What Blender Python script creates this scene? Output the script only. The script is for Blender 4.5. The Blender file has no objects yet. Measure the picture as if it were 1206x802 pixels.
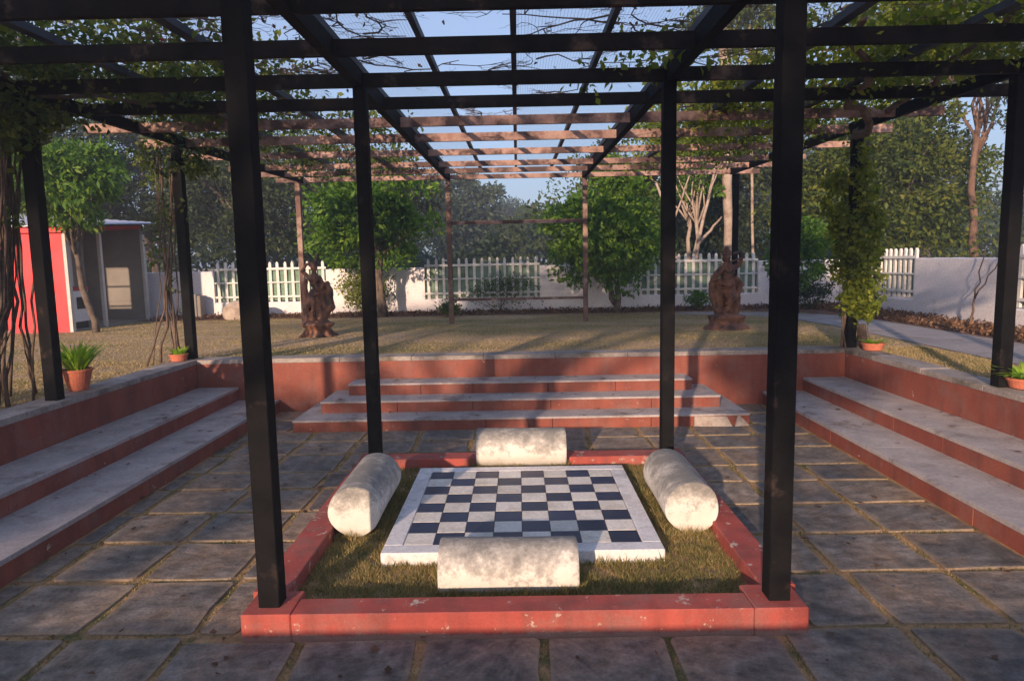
import bpy, math, random
import numpy as np
from mathutils import Vector, Matrix
S = bpy.context.scene
C = S.collection
PI = math.pi
R = math.radians
random.seed(7)
rng = np.random.default_rng(7)

# ------------------------------------------------------------------ camera, sky, sun, exposure
CAM = Vector((0.0021, -3.0959, 1.7488))
yaw, pitch, roll = -0.0105, 0.1149, -0.0192
fwd = Vector((math.sin(yaw)*math.cos(pitch), math.cos(yaw)*math.cos(pitch), -math.sin(pitch)))
rt = Vector((math.cos(yaw), -math.sin(yaw), 0)); up = rt.cross(fwd)
r2 = rt*math.cos(roll) + up*math.sin(roll); u2 = up*math.cos(roll) - rt*math.sin(roll)
cd = bpy.data.cameras.new('camera'); cam = bpy.data.objects.new('camera', cd); C.objects.link(cam)
cam.matrix_world = Matrix(((r2.x, u2.x, -fwd.x, CAM.x), (r2.y, u2.y, -fwd.y, CAM.y), (r2.z, u2.z, -fwd.z, CAM.z), (0, 0, 0, 1)))
cd.sensor_width = 36; cd.lens = 36*804.3/1206; cd.clip_end = 2000; cd.clip_start = 0.05
S.camera = cam
SUN_EL, SUN_DX = R(13.2), 0.34                      # light travels (+0.34, +1) over the ground
w = bpy.data.worlds.new('World'); S.world = w; w.use_nodes = True
nt = w.node_tree; bg = nt.nodes['Background']; bg.inputs[1].default_value = 0.15
sky = nt.nodes.new('ShaderNodeTexSky'); sky.sky_type = 'NISHITA'; sky.sun_disc = False
sky.sun_elevation = SUN_EL; sky.sun_rotation = math.atan2(-SUN_DX, -1.0)
sky.air_density = 1.0; sky.dust_density = 2.0; sky.ozone_density = 3.0
hzm = nt.nodes.new('ShaderNodeMix'); hzm.data_type = 'RGBA'; hzm.inputs[0].default_value = 0.62     # evenly hazy, pale lavender sky
nt.links.new(sky.outputs[0], hzm.inputs[6]); hzm.inputs[7].default_value = (1.45, 1.72, 2.62, 1)
nt.links.new(hzm.outputs[2], bg.inputs[0])
sl = bpy.data.lights.new('sun', 'SUN'); sl.energy = 3.8; sl.angle = R(0.9); sl.color = (1.0, 0.72, 0.50)
so = bpy.data.objects.new('sun', sl); C.objects.link(so)
sd = Vector((SUN_DX, 1, 0)).normalized()*math.cos(SUN_EL) + Vector((0, 0, -math.sin(SUN_EL)))
so.rotation_euler = sd.to_track_quat('-Z', 'Y').to_euler()
S.view_settings.view_transform = 'Standard'; S.view_settings.look = 'None'
S.view_settings.exposure = 0.98; S.view_settings.gamma = 1.0
try:
    S.cycles.max_bounces = 6; S.cycles.transparent_max_bounces = 12; S.cycles.volume_bounces = 0
    S.cycles.volume_step_rate = 4
except Exception: pass

# ------------------------------------------------------------------ materials
def newmat(name):
    m = bpy.data.materials.new(name); m.use_nodes = True
    t = m.node_tree; b = t.nodes['Principled BSDF']
    return m, t, b
def nd(t, k, **kw):
    n = t.nodes.new(k)
    for a, v in kw.items():
        if a.startswith('i_'):
            key = a[2:]
            n.inputs[int(key) if key.isdigit() else key.replace('_', ' ')].default_value = v
        else: setattr(n, a, v)
    return n
def ramp(t, src, stops):
    r = t.nodes.new('ShaderNodeValToRGB'); e = r.color_ramp.elements
    while len(e) < len(stops): e.new(0.5)
    for q, (p, c) in zip(e, stops):
        q.position = p; q.color = (c[0], c[1], c[2], 1) if hasattr(c, '__len__') else (c, c, c, 1)
    t.links.new(src, r.inputs[0]); return r.outputs[0]
def coords(t, kind='Object', scale=(1, 1, 1), perobj=False):
    tc = t.nodes.new('ShaderNodeTexCoord'); mp = t.nodes.new('ShaderNodeMapping')
    mp.inputs['Scale'].default_value = scale
    if kind == 'World':
        g = t.nodes.new('ShaderNodeNewGeometry'); t.links.new(g.outputs['Position'], mp.inputs[0])
    else: t.links.new(tc.outputs[kind], mp.inputs[0])
    return mp.outputs[0]
def noise(t, vec, scale, detail=6, rough=0.6, out=0):
    n = nd(t, 'ShaderNodeTexNoise', i_Scale=scale, i_Detail=detail, i_Roughness=rough)
    t.links.new(vec, n.inputs['Vector']); return n.outputs[out]
def mix(t, fac, a, b, mode='MIX'):
    m = t.nodes.new('ShaderNodeMix'); m.data_type = 'RGBA'; m.blend_type = mode
    for inp, v in ((m.inputs[0], fac), (m.inputs[6], a), (m.inputs[7], b)):
        if hasattr(v, 'is_linked') or hasattr(v, 'links'): t.links.new(v, inp)
        elif hasattr(v, '__len__'): inp.default_value = (v[0], v[1], v[2], 1)
        else: inp.default_value = v
    return m.outputs[2]
def bump(t, b, src, dist=0.01, strength=0.5):
    n = nd(t, 'ShaderNodeBump', i_Strength=strength, i_Distance=dist)
    t.links.new(src, n.inputs['Height']); t.links.new(n.outputs[0], b.inputs['Normal'])
def mth(t, op, a, b=None, clamp=False):
    m = t.nodes.new('ShaderNodeMath'); m.operation = op; m.use_clamp = clamp
    for i, v in enumerate((a, b)):
        if v is None: continue
        if hasattr(v, 'links'): t.links.new(v, m.inputs[i])
        else: m.inputs[i].default_value = v
    return m.outputs[0]

def mottled(name, c1, c2, scale=6, rough=0.8, c3=None, s3=1.2, t3=(0.5, 0.62), bd=0.004, bs=0.5, fine=60, spec=0.3, metal=0.0, vary=0.0):
    """two-tone mottled surface with an optional third stain colour in patches"""
    m, t, b = newmat(name); v = coords(t, 'World')
    n1 = noise(t, v, scale)
    col = ramp(t, n1, ((0.3, c1), (0.7, c2)))
    if c3 is not None:
        n3 = noise(t, v, s3, 8, 0.65)
        f = ramp(t, n3, ((t3[0], 0.0), (t3[1], 1.0)))
        col = mix(t, f, col, c3)
    nf = noise(t, v, fine, 4, 0.7)
    g = ramp(t, nf, ((0.25, 0.72), (0.75, 1.18)))
    col = mix(t, 1.0, col, g, 'MULTIPLY')
    if vary:
        oi = t.nodes.new('ShaderNodeObjectInfo')
        g2 = ramp(t, oi.outputs['Random'], ((0.0, 1 - vary), (1.0, 1 + vary)))
        col = mix(t, 1.0, col, g2, 'MULTIPLY')
    t.links.new(col, b.inputs['Base Color'])
    b.inputs['Roughness'].default_value = rough; b.inputs['Metallic'].default_value = metal
    b.inputs['Specular IOR Level'].default_value = spec
    h = mth(t, 'ADD', mth(t, 'MULTIPLY', nf, 0.4), n1)
    bump(t, b, h, bd, bs)
    return m

def red_paint(name, base, dark, chip=(0.5, 0.42, 0.36), scuff=0.63, zlow=None):
    m, t, b = newmat(name); v = coords(t, 'World')
    n1 = noise(t, v, 2.3, 7); col = ramp(t, n1, ((0.3, dark), (0.68, base)))
    vs = coords(t, 'World', (1.2, 1.2, 9)); n2 = noise(t, coords(t, 'World', (7, 7, 0.8)), 1.0, 6)   # runs of dirt down the face
    col = mix(t, ramp(t, n2, ((0.45, 0.0), (0.72, 0.65))), col, (0.12, 0.045, 0.04))
    n3 = noise(t, v, 11, 9, 0.7)
    col = mix(t, ramp(t, n3, ((scuff-.025, 0.0), (scuff+0.005, 0.85))), col, chip)
    col = mix(t, ramp(t, noise(t, v, 3.1, 9, 0.72), ((0.50, 0.0), (0.66, 0.55))), col, (0.24, 0.13, 0.115))
    if zlow is not None:
        g = t.nodes.new('ShaderNodeNewGeometry'); sp = t.nodes.new('ShaderNodeSeparateXYZ'); t.links.new(g.outputs['Position'], sp.inputs[0])
        e = mth(t, 'ADD', sp.outputs[2], mth(t, 'MULTIPLY', noise(t, v, 9, 8, 0.75), -0.075))
        col = mix(t, ramp(t, e, ((0.0, 0.6), (0.012, 0.0))), col, (0.33, 0.24, 0.19))
    nf = noise(t, v, 70, 4, 0.7)
    col = mix(t, 1.0, col, ramp(t, nf, ((0.25, 0.8), (0.75, 1.12))), 'MULTIPLY')
    t.links.new(col, b.inputs['Base Color']); b.inputs['Roughness'].default_value = 0.7
    b.inputs['Specular IOR Level'].default_value = 0.3
    bump(t, b, mth(t, 'ADD', n1, mth(t, 'MULTIPLY', nf, 0.3)), 0.006, 0.5)
    return m

def leafmat(name, cols, trans=0.35, rough=0.55):
    m, t, b = newmat(name)
    g = t.nodes.new('ShaderNodeNewGeometry')
    n = len(cols); stops = [(i/(n-1), c) for i, c in enumerate(cols)]
    v = coords(t, 'World')
    big = noise(t, v, 0.9, 3)
    fac = mth(t, 'ADD', mth(t, 'MULTIPLY', g.outputs['Random Per Island'], 0.7), mth(t, 'MULTIPLY', mth(t, 'SUBTRACT', big, 0.3), 0.75), True)
    col = ramp(t, fac, stops)
    t.links.new(col, b.inputs['Base Color']); b.inputs['Roughness'].default_value = rough
    b.inputs['Specular IOR Level'].default_value = 0.25
    tr = t.nodes.new('ShaderNodeBsdfTranslucent')
    c2 = mix(t, 1.0, col, (1.3, 1.45, 0.6), 'MULTIPLY'); t.links.new(c2, tr.inputs[0])
    ms = t.nodes.new('ShaderNodeMixShader'); ms.inputs[0].default_value = trans
    t.links.new(b.outputs[0], ms.inputs[1]); t.links.new(tr.outputs[0], ms.inputs[2])
    t.links.new(ms.outputs[0], t.nodes['Material Output'].inputs[0])
    return m

M = {}
M['black'] = mottled('black_paint', (0.006, 0.006, 0.007), (0.012, 0.011, 0.012), 9, 0.75, (0.05, 0.035, 0.03), 5, (0.60, 0.72), 0.002, 0.4, spec=0.05)
M['brown_shaded'] = mottled('shaded_beam_paint', (0.008, 0.007, 0.007), (0.022, 0.016, 0.014), 7, 0.8, (0.12, 0.08, 0.065), 3.5, (0.58, 0.72), 0.003, 0.4, spec=0.08)  # beam paint with the shade on the near beams put into its colour
M['oxide'] = mottled('dappled_oxide_paint', (0.26, 0.14, 0.115), (0.45, 0.30, 0.25), 7, 0.75, (0.085, 0.05, 0.045), 2.2, (0.46, 0.56), 0.003, 0.4)  # faded oxide; the dark blotches paint dappled shade into the colour
M['postbrown'] = mottled('brown_post_paint', (0.09, 0.045, 0.04), (0.20, 0.12, 0.10), 6, 0.75, (0.34, 0.24, 0.19), 3.0, (0.50, 0.62), 0.003, 0.4)
M['purlin'] = mottled('dark_blue_grey_steel', (0.022, 0.026, 0.038), (0.04, 0.045, 0.06), 7, 0.6, None, bd=0.002)
M['red'] = red_paint('red_kerb_paint', (0.42, 0.085, 0.065), (0.31, 0.058, 0.048), zlow=True)
M['riser'] = red_paint('terracotta_riser_paint', (0.30, 0.088, 0.058), (0.20, 0.052, 0.038), scuff=0.68)
M['tread'] = mottled('grey_cement_tread', (0.30, 0.265, 0.265), (0.46, 0.40, 0.39), 4, 0.9, (0.14, 0.10, 0.085), 3.3, (0.55, 0.72), 0.004, 0.6, 45)
M['coping'] = mottled('weathered_cement_coping', (0.22, 0.19, 0.18), (0.38, 0.33, 0.31), 5, 0.9, (0.12, 0.10, 0.08), 2.2, (0.52, 0.66), 0.006, 0.7, 40)
M['whitewall'] = mottled('whitewashed_plaster', (0.68, 0.63, 0.66), (0.82, 0.77, 0.80), 1.3, 0.9, (0.36, 0.33, 0.30), 1.8, (0.60, 0.80), 0.004, 0.4, 30)
M['picket'] = mottled('white_picket_paint', (0.62, 0.60, 0.58), (0.78, 0.76, 0.74), 3, 0.8, (0.42, 0.44, 0.36), 3, (0.58, 0.75), 0.002, 0.3)
M['greensheet'] = mottled('pale_green_sheet', (0.13, 0.22, 0.16), (0.22, 0.32, 0.25), 3, 0.7, (0.07, 0.11, 0.06), 1.6, (0.50, 0.66), 0.002, 0.3)
M['bed'] = mottled('mossy_soil_bed', (0.26, 0.15, 0.07), (0.50, 0.30, 0.15), 7, 1.0, (0.10, 0.10, 0.035), 2.2, (0.50, 0.62), 0.02, 0.9, 50)
M['litter'] = mottled('dry_leaf_litter_soil', (0.11, 0.055, 0.04), (0.26, 0.14, 0.10), 7, 1.0, (0.07, 0.04, 0.03), 3, (0.5, 0.6), 0.04, 1.0, 30)
M['path'] = mottled('grey_concrete_path', (0.22, 0.21, 0.22), (0.34, 0.31, 0.31), 2, 0.9, (0.16, 0.11, 0.08), 1.6, (0.55, 0.7), 0.006, 0.6, 30)
M['terracotta'] = mottled('terracotta', (0.42, 0.12, 0.07), (0.55, 0.18, 0.11), 8, 0.8, (0.22, 0.09, 0.06), 9, (0.58, 0.7), 0.002, 0.4)
M['soil'] = mottled('potting_soil', (0.04, 0.025, 0.018), (0.07, 0.045, 0.03), 20, 1.0)
M['bark'] = mottled('grey_brown_bark', (0.08, 0.058, 0.045), (0.19, 0.145, 0.115), 9, 0.95, (0.05, 0.035, 0.03), 4, (0.5, 0.6), 0.02, 0.8, 30)
M['palebark'] = mottled('pale_bark', (0.27, 0.20, 0.16), (0.44, 0.35, 0.29), 5, 0.9, (0.20, 0.13, 0.10), 3, (0.55, 0.65), 0.01, 0.7, 30)
M['redbark'] = mottled('reddish_bark', (0.11, 0.06, 0.045), (0.22, 0.135, 0.10), 5, 0.95, (0.07, 0.045, 0.04), 3, (0.5, 0.6), 0.01, 0.7, 30)
M['vinebark'] = mottled('vine_bark', (0.075, 0.05, 0.038), (0.19, 0.13, 0.10), 12, 0.95, None, bd=0.01, bs=0.8)
M['kioskred'] = mottled('bright_red_panel_paint', (0.72, 0.035, 0.045), (0.80, 0.06, 0.07), 1.5, 0.5, (0.55, 0.03, 0.035), 1.2, (0.5, 0.7), 0.002, 0.3)
M['kioskred_dull'] = mottled('dull_red_paint', (0.32, 0.02, 0.02), (0.42, 0.03, 0.03), 3, 0.5)
M['grey'] = mottled('grey_cabin_panel', (0.20, 0.18, 0.165), (0.27, 0.245, 0.225), 2, 0.8, bd=0.002)
M['trim'] = mottled('pale_grey_trim', (0.50, 0.48, 0.46), (0.60, 0.58, 0.56), 5, 0.7, bd=0.001)
M['roof'] = mottled('pale_roof_sheet', (0.50, 0.50, 0.58), (0.62, 0.62, 0.70), 3, 0.5, (0.3, 0.22, 0.2), 2, (0.6, 0.75), 0.003, 0.3)
M['dark'] = mottled('dark_interior', (0.015, 0.013, 0.013), (0.03, 0.025, 0.025), 3, 0.8)
M['machine'] = mottled('white_cabinet_paint', (0.60, 0.62, 0.68), (0.68, 0.70, 0.75), 4, 0.5, bd=0.001)
M['statue'] = mottled('rusty_cast_figure', (0.07, 0.030, 0.020), (0.28, 0.12, 0.065), 9, 0.62, (0.035, 0.02, 0.018), 5, (0.50, 0.62), 0.008, 0.8, 35, spec=0.4)
M['stoneA'] = mottled('pale_lumpy_stone', (0.34, 0.27, 0.23), (0.48, 0.40, 0.34), 4, 0.95, (0.2, 0.14, 0.11), 3, (0.5, 0.7), 0.02, 0.8, 25)
M['bench'] = mottled('weathered_white_stone', (0.60, 0.50, 0.42), (0.70, 0.62, 0.56), 4, 0.9)
M['net'] = mottled('grey_net_thread', (0.16, 0.16, 0.19), (0.24, 0.24, 0.28), 5, 0.8)
M['blacktile'] = mottled('dark_blue_stone_tile', (0.014, 0.021, 0.055), (0.024, 0.033, 0.075), 9, 0.42, (0.04, 0.045, 0.06), 4, (0.5, 0.75), 0.0015, 0.3, 50, vary=0.22)
M['whitetile'] = mottled('cream_stone_tile', (0.64, 0.60, 0.54), (0.76, 0.72, 0.66), 5, 0.5, (0.50, 0.44, 0.37), 4, (0.50, 0.72), 0.0015, 0.3, 50, vary=0.10)
M['marble'] = mottled('white_marble_border', (0.62, 0.60, 0.61), (0.76, 0.74, 0.75), 3, 0.5, (0.33, 0.31, 0.31), 3.5, (0.52, 0.72), 0.002, 0.4, 50)
M['deadleaf'] = leafmat('dry_fallen_leaf', ((0.025, 0.016, 0.012), (0.12, 0.06, 0.035), (0.28, 0.16, 0.09)), 0.1, 0.8)
M['pink'] = mottled('pink_bract', (0.7, 0.06, 0.14), (0.8, 0.12, 0.2), 9, 0.6)

def slabmat():
    m, t, b = newmat('grey_slate_slab'); v = coords(t, 'World')
    oi = t.nodes.new('ShaderNodeObjectInfo')
    base = ramp(t, oi.outputs['Random'], ((0.0, (0.105, 0.095, 0.090)), (0.3, (0.155, 0.134, 0.120)), (0.55, (0.215, 0.172, 0.138)), (0.75, (0.125, 0.116, 0.112)), (1.0, (0.25, 0.195, 0.15))))
    n1 = noise(t, v, 3.2, 9, 0.68)
    col = mix(t, 1.0, base, ramp(t, n1, ((0.28, 0.5), (0.5, 1.0), (0.72, 1.6))), 'MULTIPLY')
    n2 = noise(t, v, 1.7, 8, 0.7)
    col = mix(t, ramp(t, n2, ((0.46, 0.0), (0.64, 0.8))), col, (0.25, 0.165, 0.11))
    n5 = noise(t, v, 13, 9, 0.78)
    col = mix(t, 1.0, col, ramp(t, n5, ((0.32, 0.45), (0.5, 1.0), (0.66, 1.55))), 'MULTIPLY')
    col = mix(t, ramp(t, noise(t, v, 4.3, 10, 0.8), ((0.60, 0.0), (0.66, 0.8))), col, (0.035, 0.033, 0.035))
    # worn dusty rim, from object-space distance to the edge
    tc = t.nodes.new('ShaderNodeTexCoord'); sp = t.nodes.new('ShaderNodeSeparateXYZ'); t.links.new(tc.outputs['Generated'], sp.inputs[0])
    dx = mth(t, 'ABSOLUTE', mth(t, 'SUBTRACT', sp.outputs[0], 0.5)); dy = mth(t, 'ABSOLUTE', mth(t, 'SUBTRACT', sp.outputs[1], 0.5))
    e = mth(t, 'MAXIMUM', dx, dy); e = mth(t, 'ADD', e, mth(t, 'MULTIPLY', mth(t, 'SUBTRACT', noise(t, v, 5, 8, 0.75), 0.5), 0.30))
    col = mix(t, ramp(t, e, ((0.42, 0.0), (0.50, 0.6))), col, (0.36, 0.26, 0.17))
    nf = noise(t, v, 55, 5, 0.75)
    col = mix(t, 1.0, col, ramp(t, nf, ((0.25, 0.68), (0.75, 1.25))), 'MULTIPLY')
    t.links.new(col, b.inputs['Base Color']); b.inputs['Roughness'].default_value = 0.72; b.inputs['Specular IOR Level'].default_value = 0.35
    bump(t, b, mth(t, 'ADD', mth(t, 'ADD', n1, mth(t, 'MULTIPLY', n5, 0.6)), mth(t, 'MULTIPLY', nf, 0.25)), 0.016, 0.9)
    return m
M['slab'] = slabmat()

def logmat():
    m, t, b = newmat('mouldy_whitewashed_stone'); v = coords(t, 'World')
    n1 = noise(t, v, 5, 8, 0.7); base = ramp(t, n1, ((0.3, (0.55, 0.51, 0.46)), (0.7, (0.70, 0.66, 0.61))))
    g = t.nodes.new('ShaderNodeTexCoord'); sp = t.nodes.new('ShaderNodeSeparateXYZ'); t.links.new(g.outputs['Object'], sp.inputs[0])
    hz = mth(t, 'MULTIPLY', mth(t, 'SUBTRACT', sp.outputs[2], 0.02), 1.25)
    n2 = noise(t, v, 6.5, 10, 0.75); n4 = noise(t, v, 24, 8, 0.7)
    f = mth(t, 'ADD', mth(t, 'ADD', mth(t, 'MULTIPLY', n2, 0.75), mth(t, 'MULTIPLY', n4, 0.35)), hz)
    col = mix(t, ramp(t, f, ((0.52, 0.0), (0.60, 0.5), (0.74, 0.88))), base, (0.13, 0.125, 0.12))
    col = mix(t, ramp(t, noise(t, v, 14, 10, 0.8), ((0.60, 0.0), (0.66, 0.55))), col, (0.26, 0.22, 0.18))
    col = mix(t, ramp(t, mth(t, 'ADD', mth(t, 'MULTIPLY', sp.outputs[2], -1.0), mth(t, 'MULTIPLY', n2, 0.10)), ((0.155, 0.0), (0.20, 0.7))), col, (0.22, 0.19, 0.12))
    t.links.new(col, b.inputs['Base Color']); b.inputs['Roughness'].default_value = 0.85
    bump(t, b, mth(t, 'ADD', n1, mth(t, 'MULTIPLY', n4, 0.5)), 0.01, 0.6)
    return m
M['log'] = logmat()

def lawnmat():
    m, t, b = newmat('dry_patchy_lawn'); v = coords(t, 'World')
    n1 = noise(t, coords(t, 'World', (0.45, 1.0, 1)), 0.9, 6, 0.6)
    col = ramp(t, n1, ((0.36, (0.22, 0.20, 0.08)), (0.50, (0.38, 0.285, 0.17)), (0.62, (0.50, 0.355, 0.24))))
    n2 = noise(t, v, 18, 6, 0.75)
    col = mix(t, 1.0, col, ramp(t, n2, ((0.3, 0.6), (0.7, 1.3))), 'MULTIPLY')
    t.links.new(col, b.inputs['Base Color']); b.inputs['Roughness'].default_value = 1.0; b.inputs['Specular IOR Level'].default_value = 0.1
    bump(t, b, mth(t, 'ADD', n2, noise(t, v, 60, 4, 0.7)), 0.03, 0.8)
    return m
M['lawn'] = lawnmat()
M['blade_dry'] = leafmat('dry_grass_blade', ((0.17, 0.18, 0.065), (0.38, 0.28, 0.15), (0.52, 0.38, 0.24)), 0.3, 0.7)
M['blade_green'] = leafmat('court_grass_blade', ((0.07, 0.09, 0.025), (0.15, 0.15, 0.045), (0.34, 0.25, 0.11), (0.48, 0.34, 0.18)), 0.3, 0.7)
M['leaf_bright'] = leafmat('bright_mango_leaf', ((0.03, 0.075, 0.010), (0.08, 0.18, 0.02), (0.22, 0.32, 0.04)), 0.4)
M['leaf_mid'] = leafmat('mid_green_leaf', ((0.028, 0.052, 0.010), (0.07, 0.105, 0.018), (0.20, 0.21, 0.03)), 0.35)
M['leaf_dark'] = leafmat('dark_green_leaf', ((0.020, 0.034, 0.014), (0.04, 0.062, 0.022), (0.08, 0.095, 0.03)), 0.25)
M['leaf_far'] = leafmat('far_tree_leaf', ((0.025, 0.045, 0.025), (0.045, 0.07, 0.035), (0.07, 0.09, 0.04)), 0.25)
M['leaf_vine'] = leafmat('vine_leaf', ((0.05, 0.075, 0.012), (0.14, 0.18, 0.02), (0.32, 0.32, 0.035)), 0.42)
M['leaf_pot'] = leafmat('fern_frond', ((0.16, 0.28, 0.02), (0.32, 0.48, 0.04), (0.48, 0.60, 0.08)), 0.5)

# ------------------------------------------------------------------ mesh helpers
class MB:
    def __init__(s): s.v = []; s.f = []
    def add(s, vs, fs):
        o = len(s.v); s.v += [tuple(p) for p in vs]; s.f += [tuple(i+o for i in f) for f in fs]
    def box(s, x0, x1, y0, y1, z0, z1, bev=0.0):
        if bev <= 0:
            vs = [(x, y, z) for z in (z0, z1) for (x, y) in ((x0, y0), (x1, y0), (x1, y1), (x0, y1))]
            s.add(vs, [(3, 2, 1, 0), (4, 5, 6, 7), (0, 1, 5, 4), (1, 2, 6, 5), (2, 3, 7, 6), (3, 0, 4, 7)]); return
        def ring(z, i): return [(x0+i, y0, z), (x1-i, y0, z), (x1, y0+i, z), (x1, y1-i, z), (x1-i, y1, z), (x0+i, y1, z), (x0, y1-i, z), (x0, y0+i, z)]
        def ring2(z, i): return [(x0+i, y0+i*.6, z), (x1-i, y0+i*.6, z), (x1-i*.6, y0+i, z), (x1-i*.6, y1-i, z), (x1-i, y1-i*.6, z), (x0+i, y1-i*.6, z), (x0+i*.6, y1-i, z), (x0+i*.6, y0+i, z)]
        b = bev; rs = [ring(z0, b), ring(z1-b, b), ring2(z1, b*1.4)]
        vs = sum(rs, []); fs = [tuple(reversed(range(8))), tuple(range(16, 24))]
        for k in range(2):
            for i in range(8): j = (i+1) % 8; fs.append((k*8+i, k*8+j, k*8+8+j, k*8+8+i))
        s.add(vs, fs)
    def prism(s, pts, z0, z1, inset=0.0):
        n = len(pts); cx = sum(p[0] for p in pts)/n; cy = sum(p[1] for p in pts)/n
        a = [(x, y, z0) for x, y in pts]; b_ = [(x, y, z1-inset) for x, y in pts]
        vs = a+b_; fs = [tuple(reversed(range(n)))]
        for i in range(n): j = (i+1) % n; fs.append((i, j, n+j, n+i))
        if inset > 0:
            for x, y in pts:
                d = math.hypot(x-cx, y-cy); k = 1-inset/d; vs.append((cx+(x-cx)*k, cy+(y-cy)*k, z1))
            for i in range(n): j = (i+1) % n; fs.append((n+i, n+j, 2*n+j, 2*n+i))
            fs.append(tuple(range(2*n, 3*n)))
        else: fs.append(tuple(range(n, 2*n)))
        s.add(vs, fs)
    def tube(s, pts, rad, n=6, cap=True):
        pts = [Vector(p) for p in pts]; m = len(pts)
        if not hasattr(rad, '__len__'): rad = [rad]*m
        vs = []; a = None
        for i, p in enumerate(pts):
            d = (pts[min(i+1, m-1)]-pts[max(i-1, 0)])
            d = d.normalized() if d.length > 1e-9 else Vector((0, 0, 1))
            if a is None: a = d.orthogonal().normalized()
            else:
                a = a - d*a.dot(d); a = a.normalized() if a.length > 1e-6 else d.orthogonal().normalized()
            b_ = d.cross(a)
            for k in range(n):
                th = 2*PI*k/n; vs.append(p + (a*math.cos(th)+b_*math.sin(th))*rad[i])
        fs = []
        for i in range(m-1):
            for k in range(n): j = (k+1) % n; fs.append((i*n+k, i*n+j, i*n+n+j, i*n+n+k))
        if cap: fs.append(tuple(reversed(range(n)))); fs.append(tuple(range((m-1)*n, m*n)))
        s.add(vs, fs)
    def bar(s, p0, p1, w, h):
        p0 = Vector(p0); p1 = Vector(p1); d = (p1-p0).normalized()
        upv = Vector((0, 0, 1)) if abs(d.z) < 0.9 else Vector((0, 1, 0))
        a = d.cross(upv).normalized(); b_ = a.cross(d).normalized()
        vs = []
        for p in (p0, p1):
            for sx, sy in ((-1, -1), (1, -1), (1, 1), (-1, 1)): vs.append(p + a*(sx*w/2) + b_*(sy*h/2))
        s.add(vs, [(3, 2, 1, 0), (4, 5, 6, 7), (0, 1, 5, 4), (1, 2, 6, 5), (2, 3, 7, 6), (3, 0, 4, 7)])
    def lathe(s, prof, c=(0, 0, 0), n=20, sx=1.0, sy=1.0):
        vs = []; m = len(prof)
        for r, z in prof:
            for k in range(n): th = 2*PI*k/n; vs.append((c[0]+r*sx*math.cos(th), c[1]+r*sy*math.sin(th), c[2]+z))
        fs = []
        for i in range(m-1):
            for k in range(n): j = (k+1) % n; fs.append((i*n+k, i*n+j, i*n+n+j, i*n+n+k))
        fs.append(tuple(reversed(range(n)))); fs.append(tuple(range((m-1)*n, m*n)))
        s.add(vs, fs)
    def ball(s, c, r, n=12, m=8, sc=(1, 1, 1), rot=None):
        vs = []; fs = []
        for i in range(1, m):
            ph = PI*i/m
            for k in range(n):
                th = 2*PI*k/n; p = Vector((math.sin(ph)*math.cos(th)*sc[0], math.sin(ph)*math.sin(th)*sc[1], math.cos(ph)*sc[2]))*r
                if rot: p = rot @ p
                vs.append(p+Vector(c))
        for zz in (1, -1):
            p = Vector((0, 0, zz*r*sc[2])); p = rot @ p if rot else p; vs.append(p+Vector(c))
        a = (m-1)*n
        for i in range(m-2):
            for k in range(n): j = (k+1) % n; fs.append((i*n+j, i*n+k, i*n+n+k, i*n+n+j))
        for k in range(n): j = (k+1) % n; fs.append((a, k, j)); fs.append((a+1, (m-2)*n+j, (m-2)*n+k))
        s.add(vs, fs)
    def mesh(s, name, mat, smooth=False):
        me = bpy.data.meshes.new(name); me.from_pydata([tuple(p) for p in s.v], [], s.f)
        if mat: me.materials.append(mat)
        if smooth: me.polygons.foreach_set('use_smooth', [True]*len(me.polygons))
        me.update(); return me
    def build(s, name, mat, parent=None, smooth=False, loc=None):
        return link(name, s.mesh(name, mat, smooth), parent, loc)
def link(name, me, parent=None, loc=None):
    o = bpy.data.objects.new(name, me); C.objects.link(o)
    if loc is not None: o.location = loc
    if parent is not None: o.parent = parent
    return o
def empty(name, loc=(0, 0, 0)):
    o = bpy.data.objects.new(name, None); C.objects.link(o); o.location = loc; o.empty_display_size = 0.2; return o
def tag(o, label=None, cat=None, group=None, kind=None):
    if label: o['label'] = label
    if cat: o['category'] = cat
    if group: o['group'] = group
    if kind: o['kind'] = kind
    return o
def thing(name, label, cat, loc=(0, 0, 0), group=None): return tag(empty(name, loc), label, cat, group)
def rel(bmo, loc):
    """move a builder's world-space vertices so that they sit under a parent at loc"""
    bmo.v = [(p[0]-loc[0], p[1]-loc[1], p[2]-loc[2]) for p in bmo.v]; return bmo

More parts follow.
